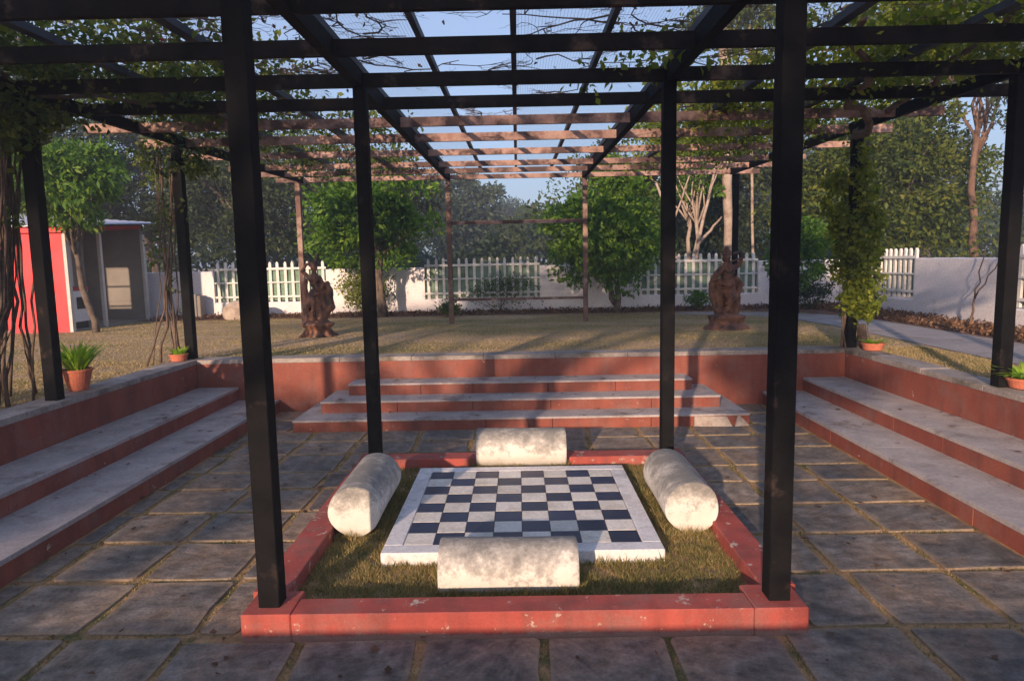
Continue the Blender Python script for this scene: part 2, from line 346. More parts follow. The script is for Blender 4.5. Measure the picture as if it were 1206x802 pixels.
def np_mesh(name, V, F, mat):
    """V (n,3), F (m,k) with constant k"""
    me = bpy.data.meshes.new(name); n = len(V); m, k = F.shape
    me.vertices.add(n); me.vertices.foreach_set('co', np.ascontiguousarray(V, dtype=np.float32).ravel())
    me.loops.add(m*k); me.loops.foreach_set('vertex_index', np.ascontiguousarray(F, dtype=np.int32).ravel())
    me.polygons.add(m); me.polygons.foreach_set('loop_start', np.arange(0, m*k, k, dtype=np.int32))
    me.polygons.foreach_set('loop_total', np.full(m, k, dtype=np.int32))
    me.materials.append(mat); me.update(calc_edges=True); return me
def unit(a): return a/np.maximum(np.linalg.norm(a, axis=1, keepdims=True), 1e-9)
def leaves(P, size, aspect=0.45, droop=0.3, bias=None, var=0.4):
    """one bent two-triangle leaf at each point of P -> V, F (quads folded along the midrib)"""
    n = len(P); d = rng.normal(size=(n, 3)); d[:, 2] -= droop
    if bias is not None: d += bias
    d = unit(d); t = unit(np.cross(d, rng.normal(size=(n, 3)))); nn = np.cross(d, t)
    L = size*(1+var*rng.uniform(-1, 1, size=(n, 1))); W = L*aspect
    v0 = P; v1 = P + d*L*0.5 + t*W*0.5 + nn*L*0.08; v2 = P + d*L - nn*L*0.10; v3 = P + d*L*0.5 - t*W*0.5 + nn*L*0.08
    V = np.stack((v0, v1, v2, v3), 1).reshape(-1, 3)
    F = np.arange(4*n).reshape(n, 4)
    return V, F

def crown_points(c, r, n, nclump, shell=0.55, clump=0.28, seed=0, low=-1.0, cutz=None):
    """clumped points in an ellipsoid: gaps between the clumps let the background through"""
    g = np.random.default_rng(seed)
    d = unit(g.normal(size=(nclump, 3))); rad = shell + (1-shell)*g.uniform(0, 1, (nclump, 1))**0.7
    rad *= (0.74 + 0.44*g.uniform(0, 1, (nclump, 1))**1.5)
    cc = d*rad
    cc = cc[cc[:, 2] > low]
    w_ = g.uniform(0.4, 1.6, len(cc)); idx = g.choice(len(cc), n, p=w_/w_.sum())
    cs = clump*(0.6+0.8*g.uniform(0, 1, len(cc)))
    off = g.normal(size=(n, 3)); off = unit(off)*np.cbrt(g.uniform(0, 1, (n, 1)))
    off[:, 2] *= 0.7
    P = cc[idx] + off*cs[idx][:, None]
    return P*np.array(r)+np.array(c), cc*np.array(r)+np.array(c)

def limb(mb, p0, p1, r0, r1, seg=5, wob=0.08, n=6, rnd=random, sag=0.0):
    p0 = Vector(p0); p1 = Vector(p1); L = (p1-p0).length; pts = []; rs = []
    for i in range(seg+1):
        t = i/seg; q = p0.lerp(p1, t)
        if 0 < i < seg: q += Vector((rnd.uniform(-1, 1), rnd.uniform(-1, 1), rnd.uniform(-.5, .5)))*wob*L
        q.z -= sag*math.sin(PI*t)*L
        pts.append(q); rs.append(r0+(r1-r0)*t)
    mb.tube(pts, rs, n); return pts

def tree(name, label, base, c, r, n, leaf, mat, bark='bark', tr=0.12, nclump=60, shell=0.45, clump=0.3, seed=1, stems=1, limbs=9, low=-0.9, group=None, cat='tree', twigs=0, asp=0.42, droop=0.35):
    rnd = random.Random(seed)
    root = thing(name, label, cat, base, group)
    P, cc = crown_points(c, r, n, nclump, shell, clump, seed, low)
    out = unit(P-np.array(c))*0.6
    V, F = leaves(P, leaf, asp, droop, out)
    V = V-np.array(base)
    cr = link('crown', np_mesh('crown', V, F, M[mat]), root)
    mb = MB(); cv = Vector(c); bv = Vector(base)
    for s_ in range(stems):
        fork = bv.lerp(cv, 0.62) + Vector((rnd.uniform(-.25, .25)*r[0], rnd.uniform(-.2, .2)*r[1], 0))*(1 if stems > 1 else 0.3)
        pts = limb(mb, bv+Vector((s_*tr*1.2, 0, -0.05)), fork, tr, tr*0.6, 6, 0.03, 8, rnd)
        sel = rnd.sample(range(len(cc)), min(limbs, len(cc)))
        for k in sel:
            q = Vector(cc[k]); st = fork.lerp(bv, rnd.uniform(0, 0.25)); mid = st.lerp(q, 0.5)+Vector((0, 0, 0.1*r[2]))
            limb(mb, st, mid, tr*0.42, tr*0.25, 3, 0.06, 5, rnd); limb(mb, mid, q, tr*0.25, tr*0.08, 3, 0.08, 4, rnd)
            for _ in range(twigs):
                limb(mb, mid, q+Vector((rnd.gauss(0, .3)*r[0], rnd.gauss(0, .3)*r[1], rnd.gauss(0.1, .3)*r[2])), tr*0.12, tr*0.04, 3, 0.08, 4, rnd)
    rel(mb, base).build('trunk', M[bark], root, smooth=True)
    return root

# ------------------------------------------------------------------ setting: ground, pit, paving
Z0 = 0.62                                            # lawn level above the sunken court
PX0, PX1, PY0, PY1 = -3.842, 3.842, -2.51, 4.91      # inner faces of the court walls
T = 0.25                                             # wall thickness
def ground():
    V = []; F = []
    xs = [-700, -60, PX0-T+0.01, PX1+T-0.01, 60, 700]; ys = [-700, -60, PY0-T+0.01, PY1+T-0.01, 60, 900]
    for y in ys:
        for x in xs: V.append((x, y, Z0))
    for j in range(5):
        for i in range(5):
            if i == 2 and j == 2: continue
            F.append((j*6+i, j*6+i+1, j*6+i+7, j*6+i+6))
    mb = MB(); mb.add(V, F); tag(mb.build('lawn', M['lawn']), kind='structure')
ground()
mb = MB(); mb.add([(PX0, PY0, 0.014), (PX1, PY0, 0.014), (PX1, PY1, 0.014), (PX0, PY1, 0.014)], [(0, 1, 2, 3)])
paving = tag(mb.build('court_floor', M['bed']), kind='structure')
mb = MB(); mb.add([(-700, -700, -0.12), (700, -700, -0.12), (700, 900, -0.12), (-700, 900, -0.12)], [(0, 1, 2, 3)])
# slabs of the sunken floor: rows with slightly wandering joints
rows = [-2.35, -1.74, -1.16, -0.63, -0.06, 0.50, 1.03, 1.55, 2.05, 2.47, 3.00, 3.45, 3.86]
LX = -2.86; slabn = 0
def slab(x0, x1, y0, y1):
    rr = random.Random(int((x0*31+y0*77)*1000)); g = 0.021
    w_, d_ = x1-x0, y1-y0
    if w_ < 0.12 or d_ < 0.10: return
    a, b = (x0+x1)/2, (y0+y1)/2; hx, hy = w_/2-g, d_/2-g
    pts = []
    for (sx, sy) in ((-1, -1), (1, -1), (1, 1), (-1, 1)):
        cr = rr.uniform(0.008, 0.035)
        jx, jy = rr.uniform(-.014, .012), rr.uniform(-.014, .012)
        X, Y = sx*(hx+jx), sy*(hy+jy)
        p1 = (X, Y-sy*cr); p2 = (X-sx*cr*0.35, Y-sy*cr*0.35); p3 = (X-sx*cr, Y)
        tri = [p1, p2, p3] if sx*sy > 0 else [p3, p2, p1]
        pts += tri
        # a wandering point on the following side
        if (sx, sy) == (-1, -1): pts.append((rr.uniform(-.3, .3)*hx, -(hy+rr.uniform(-.012, .008))))
        if (sx, sy) == (1, -1): pts.append((hx+rr.uniform(-.012, .008), rr.uniform(-.3, .3)*hy))
        if (sx, sy) == (1, 1): pts.append((rr.uniform(-.3, .3)*hx, hy+rr.uniform(-.012, .008)))
        if (sx, sy) == (-1, 1): pts.append((-(hx+rr.uniform(-.012, .008)), rr.uniform(-.3, .3)*hy))
    m_ = MB(); m_.prism(pts, 0.001, 0.025, 0.0035)
    o = m_.build('slab', M['slab'], paving, loc=(a, b, 0))
    o.rotation_euler = (rr.uniform(-.006, .006), rr.uniform(-.006, .006), rr.uniform(-.012, .012))
for j in range(len(rows)-1):
    y0, y1 = rows[j], rows[j+1]
    xs = [0.09+0.555*k for k in range(-5, 6)]
    rr = random.Random(j*5+1)
    xs = [-2.86] + [q + (rr.uniform(-.03, .03) if 0 < abs(k-5) else 0) for k, q in enumerate(xs) if -2.74 < q < 2.75] + [2.87]
    for i in range(len(xs)-1):
        x0, x1 = xs[i], xs[i+1]
        # the court itself takes its bite out of the paving
        if y0 >= -0.11 and y1 <= 2.7:
            if x1 <= -1.36 or x0 >= 1.36: slab(x0, x1, y0, y1)
            elif x0 < -1.40: slab(x0, -1.35, y0, y1)
            elif x1 > 1.40: slab(1.35, x1, y0, y1)
        elif y0 < -0.11 and y1 <= 0.0 and -1.35 < (x0+x1)/2 < 1.35: slab(x0, x1, y0, min(y1, -0.105))
        elif y1 > 3.8 and y0 > 3.4: slab(x0, x1, y0, 3.86)
        elif y0 < 2.62 < y1 and -1.36 < x0 and x1 < 1.36: slab(x0, x1, 2.63, y1)
        else: slab(x0, x1, y0, y1)
# extra strips beside the back kerb and the gaps left at the corners of the back flight
for sx in (-1, 1):
    slab(min(sx*2.42, sx*2.86), max(sx*2.42, sx*2.86), 3.9, 4.38); slab(min(sx*2.42, sx*2.86), max(sx*2.42, sx*2.86), 4.4, 4.88)

# court walls
def wall_thing(label, x0, x1, y0, y1, cop, seed, axis):
    base = ((x0+x1)/2, (y0+y1)/2, 0)
    t_ = thing('retaining_wall', label, 'wall', base, 'red retaining walls round the sunken court')
    m_ = MB(); m_.box(x0, x1, y0, y1, 0.0, 0.605); rel(m_, base).build('wall_face', M['riser'], t_)
    n = max(1, int(round(((x1-x0) if axis == 'x' else (y1-y0))/0.9))); rr = random.Random(seed)
    for k in range(n):
        m_ = MB(); dz = rr.uniform(-.003, .003); e = 0.004
        if axis == 'x': a = x0+(x1-x0)*k/n; b = x0+(x1-x0)*(k+1)/n; m_.box(a+.002, b-.002, y0-cop[0], y1+cop[1], 0.607, 0.657+dz, e)
        else: a = y0+(y1-y0)*k/n; b = y0+(y1-y0)*(k+1)/n; m_.box(x0-cop[0], x1+cop[1], a+.002, b-.002, 0.607, 0.657+dz, e)
        rel(m_, base).build('coping_slab', M['coping'], t_)
wall_thing('long red retaining wall behind the back flight of steps', PX0+.002, PX1-.002, PY1, PY1+T, (0.0, 0.03), 1, 'x')
wall_thing('red retaining wall above the left-hand steps, with two potted plants on it', PX0-T, PX0, PY0-T, PY1+T, (0.03, 0.0), 2, 'y')
wall_thing('red retaining wall above the right-hand steps, beside the concrete path', PX1, PX1+T, PY0-T, PY1+T, (0.0, 0.03), 3, 'y')
wall_thing('unseen red retaining wall added to close the near side of the court', PX0+.002, PX1-.002, PY0-T, PY0, (0.03, 0.0), 4, 'x')  # unseen near wall, put in to shade the foreground paving

# flights of steps: every riser panel and tread slab a part
def flight(label, side):
    t_ = thing('steps', label, 'steps', (side*3.3, 1.2, 0), 'red and grey seating steps round the court')
    base = t_.location
    for (a, b, z) in ((2.88, PX1-.003, 0.167), (3.358, PX1-.003, 0.325)):
        low = 0.0 if z < .2 else 0.167
        # body, set back a little behind the riser panels
        y0, y1 = PY0+.003, PY1-.003; L = y1-y0; n = 8
        rr = random.Random(int(z*1000)+side)
        cuts = [y0] + [y0+L*(k/n)+rr.uniform(-.12, .12) for k in range(1, n)] + [y1]
        for k in range(n):
            m_ = MB(); x0, x1 = sorted((side*a, side*(a+.10))); e = rr.uniform(0, .004)*side
            m_.box(x0+e, x1+e, cuts[k]+.0012, cuts[k+1]-.0012, low, z-.032, 0.002); rel(m_, base).build('riser', M['riser'], t_)
        n = 3; cuts = [y0+L*k/n for k in range(n+1)]
        for k in range(n):
            m_ = MB(); x0, x1 = sorted((side*(a-.006), side*b)); 
            m_.box(x0, x1, cuts[k]+.0005, cuts[k+1]-.0005, z-.030, z, 0.002); rel(m_, base).build('tread', M['tread'], t_)
flight('left-hand pair of long shaded steps below the wall with two pots', -1)
flight('right-hand pair of long steps below the wall beside the path', 1)
t_ = thing('steps', 'back flight of three narrowing steps against the far court wall', 'steps', (0, 4.4, 0), 'red and grey seating steps round the court')
zt = (0, 0.14, 0.268, 0.398); yf = (3.88, 4.22, 4.56); hx = (2.38, 2.175, 1.95)
for k in range(3):
    w_ = hx[k]; rr = random.Random(k+40); n = 5; cuts = [-w_] + [-w_+2*w_*q/n+rr.uniform(-.15, .15) for q in range(1, n)] + [w_]
    for q in range(n):
        m_ = MB(); m_.box(cuts[q]+.002, cuts[q+1]-.002, yf[k], PY1-.003 if False else yf[k]+0.33, zt[k], zt[k+1]-.022, 0.003)
        rel(m_, (0, 4.4, 0)).build('riser', M['riser'], t_)
    m_ = MB(); m_.box(-w_-.006, w_+.006, yf[k]-.008, PY1-.004-.001*k, zt[k+1]-.020, zt[k+1], 0.006)
    rel(m_, (0, 4.4, 0)).build('tread', M['tread'], t_)
    if k == 2: m_ = MB(); m_.box(-w_, w_, yf[k]+.331, PY1-.004, zt[k], zt[k+1]-.022); rel(m_, (0, 4.4, 0)).build('riser', M['riser'], t_)
# two loose slabs leaning at the right end of the back flight
def leaning(pts_bottom, pts_top, th, label):
    m_ = MB(); n = Vector((0, -1, 0.25)).normalized()*th
    f_ = [Vector(p) for p in pts_bottom+pts_top]; bck = [p - n for p in f_]
    vs = f_+bck; k = len(f_); fs = [tuple(range(k)), tuple(reversed(range(k, 2*k)))]
    for i in range(k): fs.append((i, k+i, k+(i+1) % k, (i+1) % k))
    m_.add(vs, fs); o = m_.build('loose_slab', M['stoneA']); tag(o, label, 'stone slab')
leaning([(1.79, 3.80, .028), (2.175, 3.78, .028)], [(2.14, 3.86, .115), (1.81, 3.872, .118)], .022, 'rectangular cream stone slab leaning on the lowest back step')
leaning([(2.20, 3.775, .028), (2.36, 3.80, .028)], [(2.26, 3.868, .138)], .022, 'triangular broken cream slab beside the rectangular leaning slab')

# ------------------------------------------------------------------ chess court: kerb, grass, board
k_ = thing('court_kerb', 'red painted kerb framing the giant chessboard and its grass', 'kerb')
def kb(name, x0, x1, y0, y1, z1, b=.006): m_ = MB(); m_.box(x0, x1, y0, y1, 0.0, z1, b); m_.build(name, M['red'], k_)
kb('kerb_beam', -1.079, 1.063, -.114, .04, .148)
kb('kerb_beam', -1.345, -1.172, .122, 2.375, .143); kb('kerb_beam', 1.172, 1.345, .122, 2.375, .143)
kb('kerb_beam', -1.168, 1.168, 2.40, 2.588, .139)
kb('corner_pad', -1.312, -1.08, -.115, .12, .149); kb('corner_pad', 1.064, 1.312, -.115, .12, .149)
kb('corner_pad', -1.35, -1.17, 2.377, 2.592, .146); kb('corner_pad', 1.17, 1.35, 2.377, 2.592, .146)
m_ = MB(); m_.add([(-1.175, .03, .055), (1.175, .03, .055), (1.175, 2.41, .055), (-1.175, 2.41, .055)], [(0, 1, 2, 3)])
tag(m_.build('court_soil', M['bed']), kind='structure')

bd = thing('chessboard', 'giant blue and cream chessboard with a white stone border set in the grass', 'chessboard', (0, 1.385, .03))
m_ = MB()
for a in ((-.802, .802, .583, .694), (-.802, .802, 2.082, 2.185), (-.802, -.693, .696, 2.080), (.693, .802, .696, 2.080)):
    m_.box(a[0], a[1], a[2], a[3], .03, .131, .005)
rel(m_, bd.location).build('border', M['marble'], bd)
m_ = MB(); m_.box(-.692, .692, .695, 2.081, .03, .122); rel(m_, bd.location).build('tile_bed', M['coping'], bd)
ts = .1727; tm = MB(); g = .0022; tm.box(-ts/2+g, ts/2-g, -ts/2+g, ts/2-g, -.004, .004, .0015)
tb = tm.mesh('tile', M['blacktile']); tw = tm.mesh('tile', M['whitetile'])
for i in range(8):
    for j in range(8):
        o = link('tile', tb if (i+(7-j)) % 2 == 0 else tw, bd)
        o.location = (-.691+ts*(i+.5), .697+ts*(j+.5)-1.385, .1265-.03+random.uniform(-.0006, .0006))

def stone_log(label, c, axis, L, r):
    m_ = MB(); n = 40; prof = []
    rings = [(-L/2, r*.965), (-L/2+.005, r*.99), (-L/2+.016, r)] + [(-L/2+L*q/6, r) for q in range(1, 6)] + [(L/2-.016, r), (L/2-.005, r*.99), (L/2, r*.965)]
    vs = []; rr = random.Random(int(c[0]*100)+3)
    for (a, q) in rings:
        for k in range(n):
            th = 2*PI*k/n; rad = q*(1+.014*math.sin(3*th+a*4)+.008*math.sin(5*th-a*9)+rr.uniform(-.007, .005))
            u, v = rad*math.cos(th), rad*math.sin(th)
            vs.append((a, u, v) if axis == 'x' else (u, a, v))
    fs = []
    for i in range(len(rings)-1):
        for k in range(n):
            j = (k+1) % n; f = (i*n+k, i*n+n+k, i*n+n+j, i*n+j)
            fs.append(f if axis == 'y' else tuple(reversed(f)))
    e0 = tuple(range(n)); e1 = tuple(range((len(rings)-1)*n, len(rings)*n))
    fs += [e0 if axis == 'y' else tuple(reversed(e0)), tuple(reversed(e1)) if axis == 'y' else e1]
    m_.add(vs, fs); o = m_.build('stone_seat', M['log'], loc=c, smooth=True)
    md = o.modifiers.new('edge', 'EDGE_SPLIT'); md.split_angle = R(40)
    tag(o, label, 'stone seat', 'whitewashed cylindrical stone seats round the chessboard')
stone_log('whitewashed stone cylinder seat at the near edge of the board, in front of it', (-.074, .362, .148), 'x', .722, .152)
stone_log('whitewashed stone cylinder seat on the far side of the board', (.003, 2.455, .215), 'x', .735, .160)
stone_log('mouldy grey-topped stone cylinder seat left of the board', (-1.037, 1.345, .232), 'y', .77, .162)
stone_log('whitewashed stone cylinder seat right of the board with a round pale end', (1.048, 1.345, .225), 'y', .77, .166)

def blades(N, area, z, h, mat, name, label, seed, cut=None, wide=.006, lean=.5):
    g = np.random.default_rng(seed); x = g.uniform(area[0], area[1], N); y = g.uniform(area[2], area[3], N)
    G = g.uniform(0, 1, (40, 40)); gx = (x-area[0])/(area[1]-area[0])*38; gy = (y-area[2])/(area[3]-area[2])*38
    ix, iy = gx.astype(int), gy.astype(int); fx, fy = gx-ix, gy-iy
    nz = G[ix, iy]*(1-fx)*(1-fy)+G[ix+1, iy]*fx*(1-fy)+G[ix, iy+1]*(1-fx)*fy+G[ix+1, iy+1]*fx*fy
    keep = (g.uniform(0, 1, N) < 0.25+1.1*nz)
    if cut is not None: keep &= cut(x, y)
    x, y, nz = x[keep], y[keep], nz[keep]; n = len(x)
    a = g.uniform(0, 2*PI, n); b = g.uniform(0, 2*PI, n); hh = h*(0.45+0.75*nz)*g.uniform(.6, 1.3, n); ww = wide*g.uniform(.7, 1.4, n)
    b0 = np.stack((x-np.cos(a)*ww/2, y-np.sin(a)*ww/2, np.full(n, z)), 1); b1 = np.stack((x+np.cos(a)*ww/2, y+np.sin(a)*ww/2, np.full(n, z)), 1)
    tp = np.stack((x+np.cos(b)*hh*lean*g.uniform(.2, 1.4, n), y+np.sin(b)*hh*lean*g.uniform(.2, 1.4, n), z+hh), 1)
    V = np.stack((b0, b1, tp), 1).reshape(-1, 3); F = np.arange(3*n).reshape(n, 3)
    o = link(name, np_mesh(name, V, F, mat)); tag(o, label, 'grass', kind='stuff'); return o
def notboard(x, y):
    k = ~((np.abs(x) < .81) & (y > .575) & (y < 2.19))
    return k
blades(120000, (-1.168, 1.168, .045, 2.398), .052, .036, M['blade_green'], 'court_grass', 'short patchy grass growing round the chessboard inside the kerb', 5, notboard, .005, .8)
def atseat(x, y):
    k = np.zeros(len(x), bool)
    for (cx, cy, hx_, hy_) in ((-.074, .362, .375, .150), (.003, 2.455, .38, .160), (-1.037, 1.345, .150, .395), (1.048, 1.345, .150, .395)):
        d = np.maximum(np.abs(x-cx)-hx_, np.abs(y-cy)-hy_); k |= (np.abs(d) < .022)
    k |= (np.maximum(np.abs(x)-.802, np.abs(y-1.384)-.801) > 0) & (np.maximum(np.abs(x)-.802, np.abs(y-1.384)-.801) < .02) & (rng.uniform(0, 1, len(x)) < .6)
    return k
blades(120000, (-1.168, 1.168, .045, 2.398), .052, .062, M['blade_green'], 'edge_tufts', 'longer grass tufts left standing against the stone seats and the board edge', 14, atseat, .006, .6)
def onlawn(x, y): return ~((x > PX0-T-.02) & (x < PX1+T+.02) & (y < PY1+T+.02)) & ~((x > 4.9) & (x < 6.3)) & (x < 6.4) & ~((x < -8) & (y > 9))
blades(90000, (-9, 5.1, 5.17, 11.4), Z0, .020, M['blade_dry'], 'lawn_grass', 'short dry lawn grass beyond the far court wall', 6, onlawn, .010, .9)
blades(50000, (-8, -4.1, 0.5, 5.17), Z0, .025, M['blade_dry'], 'lawn_grass', 'dry lawn grass left of the court', 8, onlawn, .009, .9)
blades(16000, (4.12, 5.0, 0.5, 5.17), Z0, .04, M['blade_dry'], 'lawn_grass', 'dry lawn grass between the court and the path', 9, onlawn, .009, .9)
# weeds in the joints of the paving
def injoint(x, y):
    k = np.zeros(len(x), bool)
    for q in rows: k |= np.abs(y-q) < .022
    for q in range(-5, 6): k |= np.abs(x-(.09+.555*q)) < .024
    k &= ~((np.abs(x) < 1.36) & (y > -.12) & (y < 2.6)); k &= ~((np.abs(x) < 2.4) & (y > 3.85)); return k
blades(150000, (-2.86, 2.86, -1.0, 4.9), .014, .016, M['blade_green'], 'joint_weeds', 'low moss and weeds in the joints between the grey slabs', 10, injoint, .006, 1.0)

# ------------------------------------------------------------------ path, litter bed, boundary walls
def strip(name, mat, left, right, z, kind='structure'):
    m_ = MB(); n = len(left); vs = [(x, y, z) for x, y in left]+[(x, y, z) for x, y in right]
    m_.add(vs, [(i, n+i, n+i+1, i+1) for i in range(n-1)]); tag(m_.build(name, mat), kind=kind)
pl = [(5.0, -6), (5.0, 3), (5.05, 6), (5.1, 8), (4.95, 9.2), (4.4, 10.1), (3.6, 10.6), (3.2, 10.75)]
pr = [(6.15, -6), (6.15, 3), (6.2, 6), (6.2, 8.6), (6.1, 9.8), (5.4, 10.7), (4.2, 11.1), (3.3, 11.1)]
strip('path', M['path'], pl, pr, Z0+.008)
strip('soil_strip', M['litter'], [(6.25, -6), (6.25, 9), (5.6, 11.0), (4, 11.35), (0, 11.4), (-8, 11.4), (-14, 11.4)][::-1], [(7.2, -6), (7.2, 9), (7.2, 12.3), (4, 12.3), (0, 12.3), (-8, 12.3), (-14, 12.3)][::-1], Z0+.004)
# litter heap geometry along the right wall and far wall
g = np.random.default_rng(3); N = 9000
P = np.stack((g.uniform(6.28, 7.18, N), g.uniform(1, 12.2, N), Z0+.01+np.abs(g.normal(0, .035, N))), 1)
P2 = np.stack((g.uniform(-8, 7.2, 9000), 12.25-np.abs(g.normal(0, .35, 9000)), Z0+.01+np.abs(g.normal(0, .03, 9000))), 1)
V, F = leaves(np.concatenate((P, P2)), .055, .6, -.1); V[:, 2] = np.maximum(V[:, 2], Z0+.006)
tag(link('leaf_litter', np_mesh('leaf_litter', V, F, M['deadleaf'])), 'brown dry leaf litter heaped along the foot of the boundary wall', 'leaf litter', kind='stuff')
# scattered leaves on court steps and slabs
N = 420; X = g.uniform(-3.8, 3.8, N); Y = g.uniform(-.9, 4.8, N)
Z = np.where(np.abs(X) > 3.36, .327, np.where(np.abs(X) > 2.89, .169, .030))
Z = np.where((np.abs(X) < 2.38) & (Y > 3.87), .143, Z); Z = np.where((np.abs(X) < 2.17) & (Y > 4.22), .271, Z); Z = np.where((np.abs(X) < 1.94) & (Y > 4.56), .401, Z)
k = ~((np.abs(X) < 1.37) & (Y > -.12) & (Y < 2.61)); X, Y, Z = X[k], Y[k], Z[k]
V, F = leaves(np.stack((X, Y, Z+.004), 1), .055, .6, 0.0)
V = V.reshape(-1, 4, 3); z0 = V[:, :1, 2:3]; V[:, :, 2:3] = z0+(V[:, :, 2:3]-z0)*.12+.003; V = V.reshape(-1, 3)
tag(link('fallen_leaves', np_mesh('fallen_leaves', V, F, M['deadleaf'])), 'dark dry leaves fallen on the steps and slabs', 'fallen leaves', kind='stuff')

def wall_seg(axis, at_, a, b, top, thick=.16):
    m_ = MB(); n = max(2, int((b-a)/.25)); rr = random.Random(int(a*10)); tops = [top+rr.uniform(-.008, .008) for _ in range(n+1)]
    vs = []
    for i in range(n+1):
        q = a+(b-a)*i/n
        for d_, z in ((0, Z0-.1), (0, tops[i]-.015), (.02, tops[i]), (thick-.02, tops[i]), (thick, tops[i]-.015), (thick, Z0-.1)):
            vs.append((q, at_+d_, z) if axis == 'x' else (at_+d_, q, z))
    fs = []
    for i in range(n):
        for k in range(5): fs.append((i*6+k, i*6+6+k, i*6+7+k, i*6+1+k) if axis == 'x' else (i*6+k, i*6+1+k, i*6+7+k, i*6+6+k))
    fs.append(tuple(range(6)) if axis == 'x' else tuple(reversed(range(6)))); e = tuple(range(n*6, n*6+6)); fs.append(tuple(reversed(e)) if axis == 'x' else e)
    m_.add(vs, fs); return m_
far = thing('boundary_wall', 'long whitewashed boundary wall across the far side of the lawn', 'wall', (0, 12.3, Z0))
pan_far = [(-6.86, -4.32), (-2.10, .49), (2.68, 5.38)]
sol = [(-16, -6.86), (-4.32, -2.10), (.49, 2.68), (5.38, 7.19)]
for a, b in sol: rel(wall_seg('x', 12.3, a+.001, b-.001, 1.66), far.location).build('wall_panel', M['whitewall'], far)
for a, b in pan_far: rel(wall_seg('x', 12.3, a, b, .945), far.location).build('low_wall', M['whitewall'], far)
rgt = thing('boundary_wall', 'whitewashed boundary wall running along the right side past the path', 'wall', (7.2, 8, Z0))
pan_r = [(9.42, 12.0), (4.3, 6.96), (-1.0, 1.6)]
for a, b in ((12.0, 12.46), (6.96, 9.42), (1.6, 4.3), (-6, -1.0)): rel(wall_seg('y', 7.2, a+.001, b-.001, 1.67), rgt.location).build('wall_panel', M['whitewall'], rgt)
for a, b in pan_r: rel(wall_seg('y', 7.2, a, b, .93), rgt.location).build('low_wall', M['whitewall'], rgt)

def picket_mesh(h):
    m_ = MB(); w_, d_ = .030, .022; 
    prof = [(-w_, 0), (w_, 0), (w_, h-.06), (w_*.75, h-.025), (0, h), (-w_*.75, h-.025), (-w_, h-.06)]
    n = len(prof); vs = [(x, -d_, z) for x, z in prof]+[(x, d_, z) for x, z in prof]
    fs = [tuple(range(n)), tuple(reversed(range(n, 2*n)))]+[(i, n+i, n+(i+1) % n, (i+1) % n) for i in range(n)]
    m_.add(vs, fs); return m_.mesh('picket', M['picket'])
pk = picket_mesh(.91)
def fence(label, axis, at_, a, b, sheet=True):
    loc = ((a+b)/2, at_+.07, .945) if axis == 'x' else (at_+.07, (a+b)/2, .945)
    t_ = thing('picket_fence', label, 'fence', loc, 'white picket fence panels set in the boundary wall')
    if axis == 'y': t_.rotation_euler = (0, 0, PI/2)
    L = b-a; n = int(round(L/.172))
    for i in range(n):
        o = link('picket', pk, t_); o.location = (-L/2+L*(i+.5)/n, 0, random.uniform(-.006, .006)); o.rotation_euler = (0, random.uniform(-.012, .012), 0)
    s_ = -1 if axis == 'x' else 1
    for z, h in ((.745, .05), (.44, .03), (.12, .045)):
        m_ = MB(); m_.box(-L/2, L/2, s_*.036-.012, s_*.036+.012, z-h/2, z+h/2, .004); m_.build('rail', M['picket'], t_)
    if sheet:
        m_ = MB(); y_ = -s_*.034; m_.box(-L/2, L/2, y_-.004, y_+.004, .03, .70); m_.build('backing_sheet', M['greensheet'], t_)
fence('picket fence panel behind the left statue, leftmost in the far wall', 'x', 12.3, *pan_far[0])
fence('middle picket fence panel in the far wall, between the two bushy trees', 'x', 12.3, *pan_far[1])
fence('picket fence panel behind the right statue in the far wall', 'x', 12.3, *pan_far[2])
fence('picket fence panel in the right wall beside the leafy vine post', 'y', 7.2, *pan_r[0])
fence('picket fence panel in the right wall behind the outermost right post', 'y', 7.2, *pan_r[1])
fence('nearest picket fence panel in the right wall', 'y', 7.2, *pan_r[2])

# ------------------------------------------------------------------ pergola
pg = thing('pergola', 'long steel pergola with black posts and rusty cross beams over the chess court', 'pergola')
def roofz(y): return 3.11+(y-2.4)*.0183
def post(x, y, z0, z1, mat, w_=.10, name='post'):
    m_ = MB(); h = w_/2; m_.box(-h, h, -h, h, 0, z1-z0, .004); return m_.build(name, M[mat], pg, loc=(x, y, z0))
for sx in (-1, 1):
    p_ = post(sx*1.2, 0, .15, roofz(0)+.02, 'black')
    post(sx*1.2, 2.4, .147, roofz(2.4)+.02, 'black', .10)
    post(sx*3.95, 2.47 if sx > 0 else 2.58, .655, roofz(2.4), 'black', .105)
    post(sx*3.95, 0.0, .66, roofz(0), 'black', .105)
    post(sx*3.96, 5.06, .66, roofz(5), 'black', .105)
    post(sx*1.245, 9.55, .60, roofz(9.5), 'postbrown', .085)
    post(sx*3.98, 9.55, .60, roofz(9.5), 'postbrown' if sx < 0 else 'black', .09)
    for x in (1.2, 3.93):
        m_ = MB(); m_.bar((sx*(x-.02 if x > 2 else x-.0), -1.0, roofz(-1)+.055), (sx*(x-.02 if x > 2 else x+.035), 9.62, roofz(9.62)+.055), .075 if x < 2 else .05, .11)
        m_.build('main_beam', M['black'], pg)
m_ = MB(); m_.bar((-1.2, 9.55, 2.468), (1.2, 9.55, 2.468), .05, .065); m_.build('cross_rail', M['oxide'], pg)
m_ = MB(); m_.bar((-1.2, 9.55, 1.065), (1.2, 9.55, 1.065), .045, .045); m_.build('cross_rail', M['postbrown'], pg)
rr = random.Random(4)
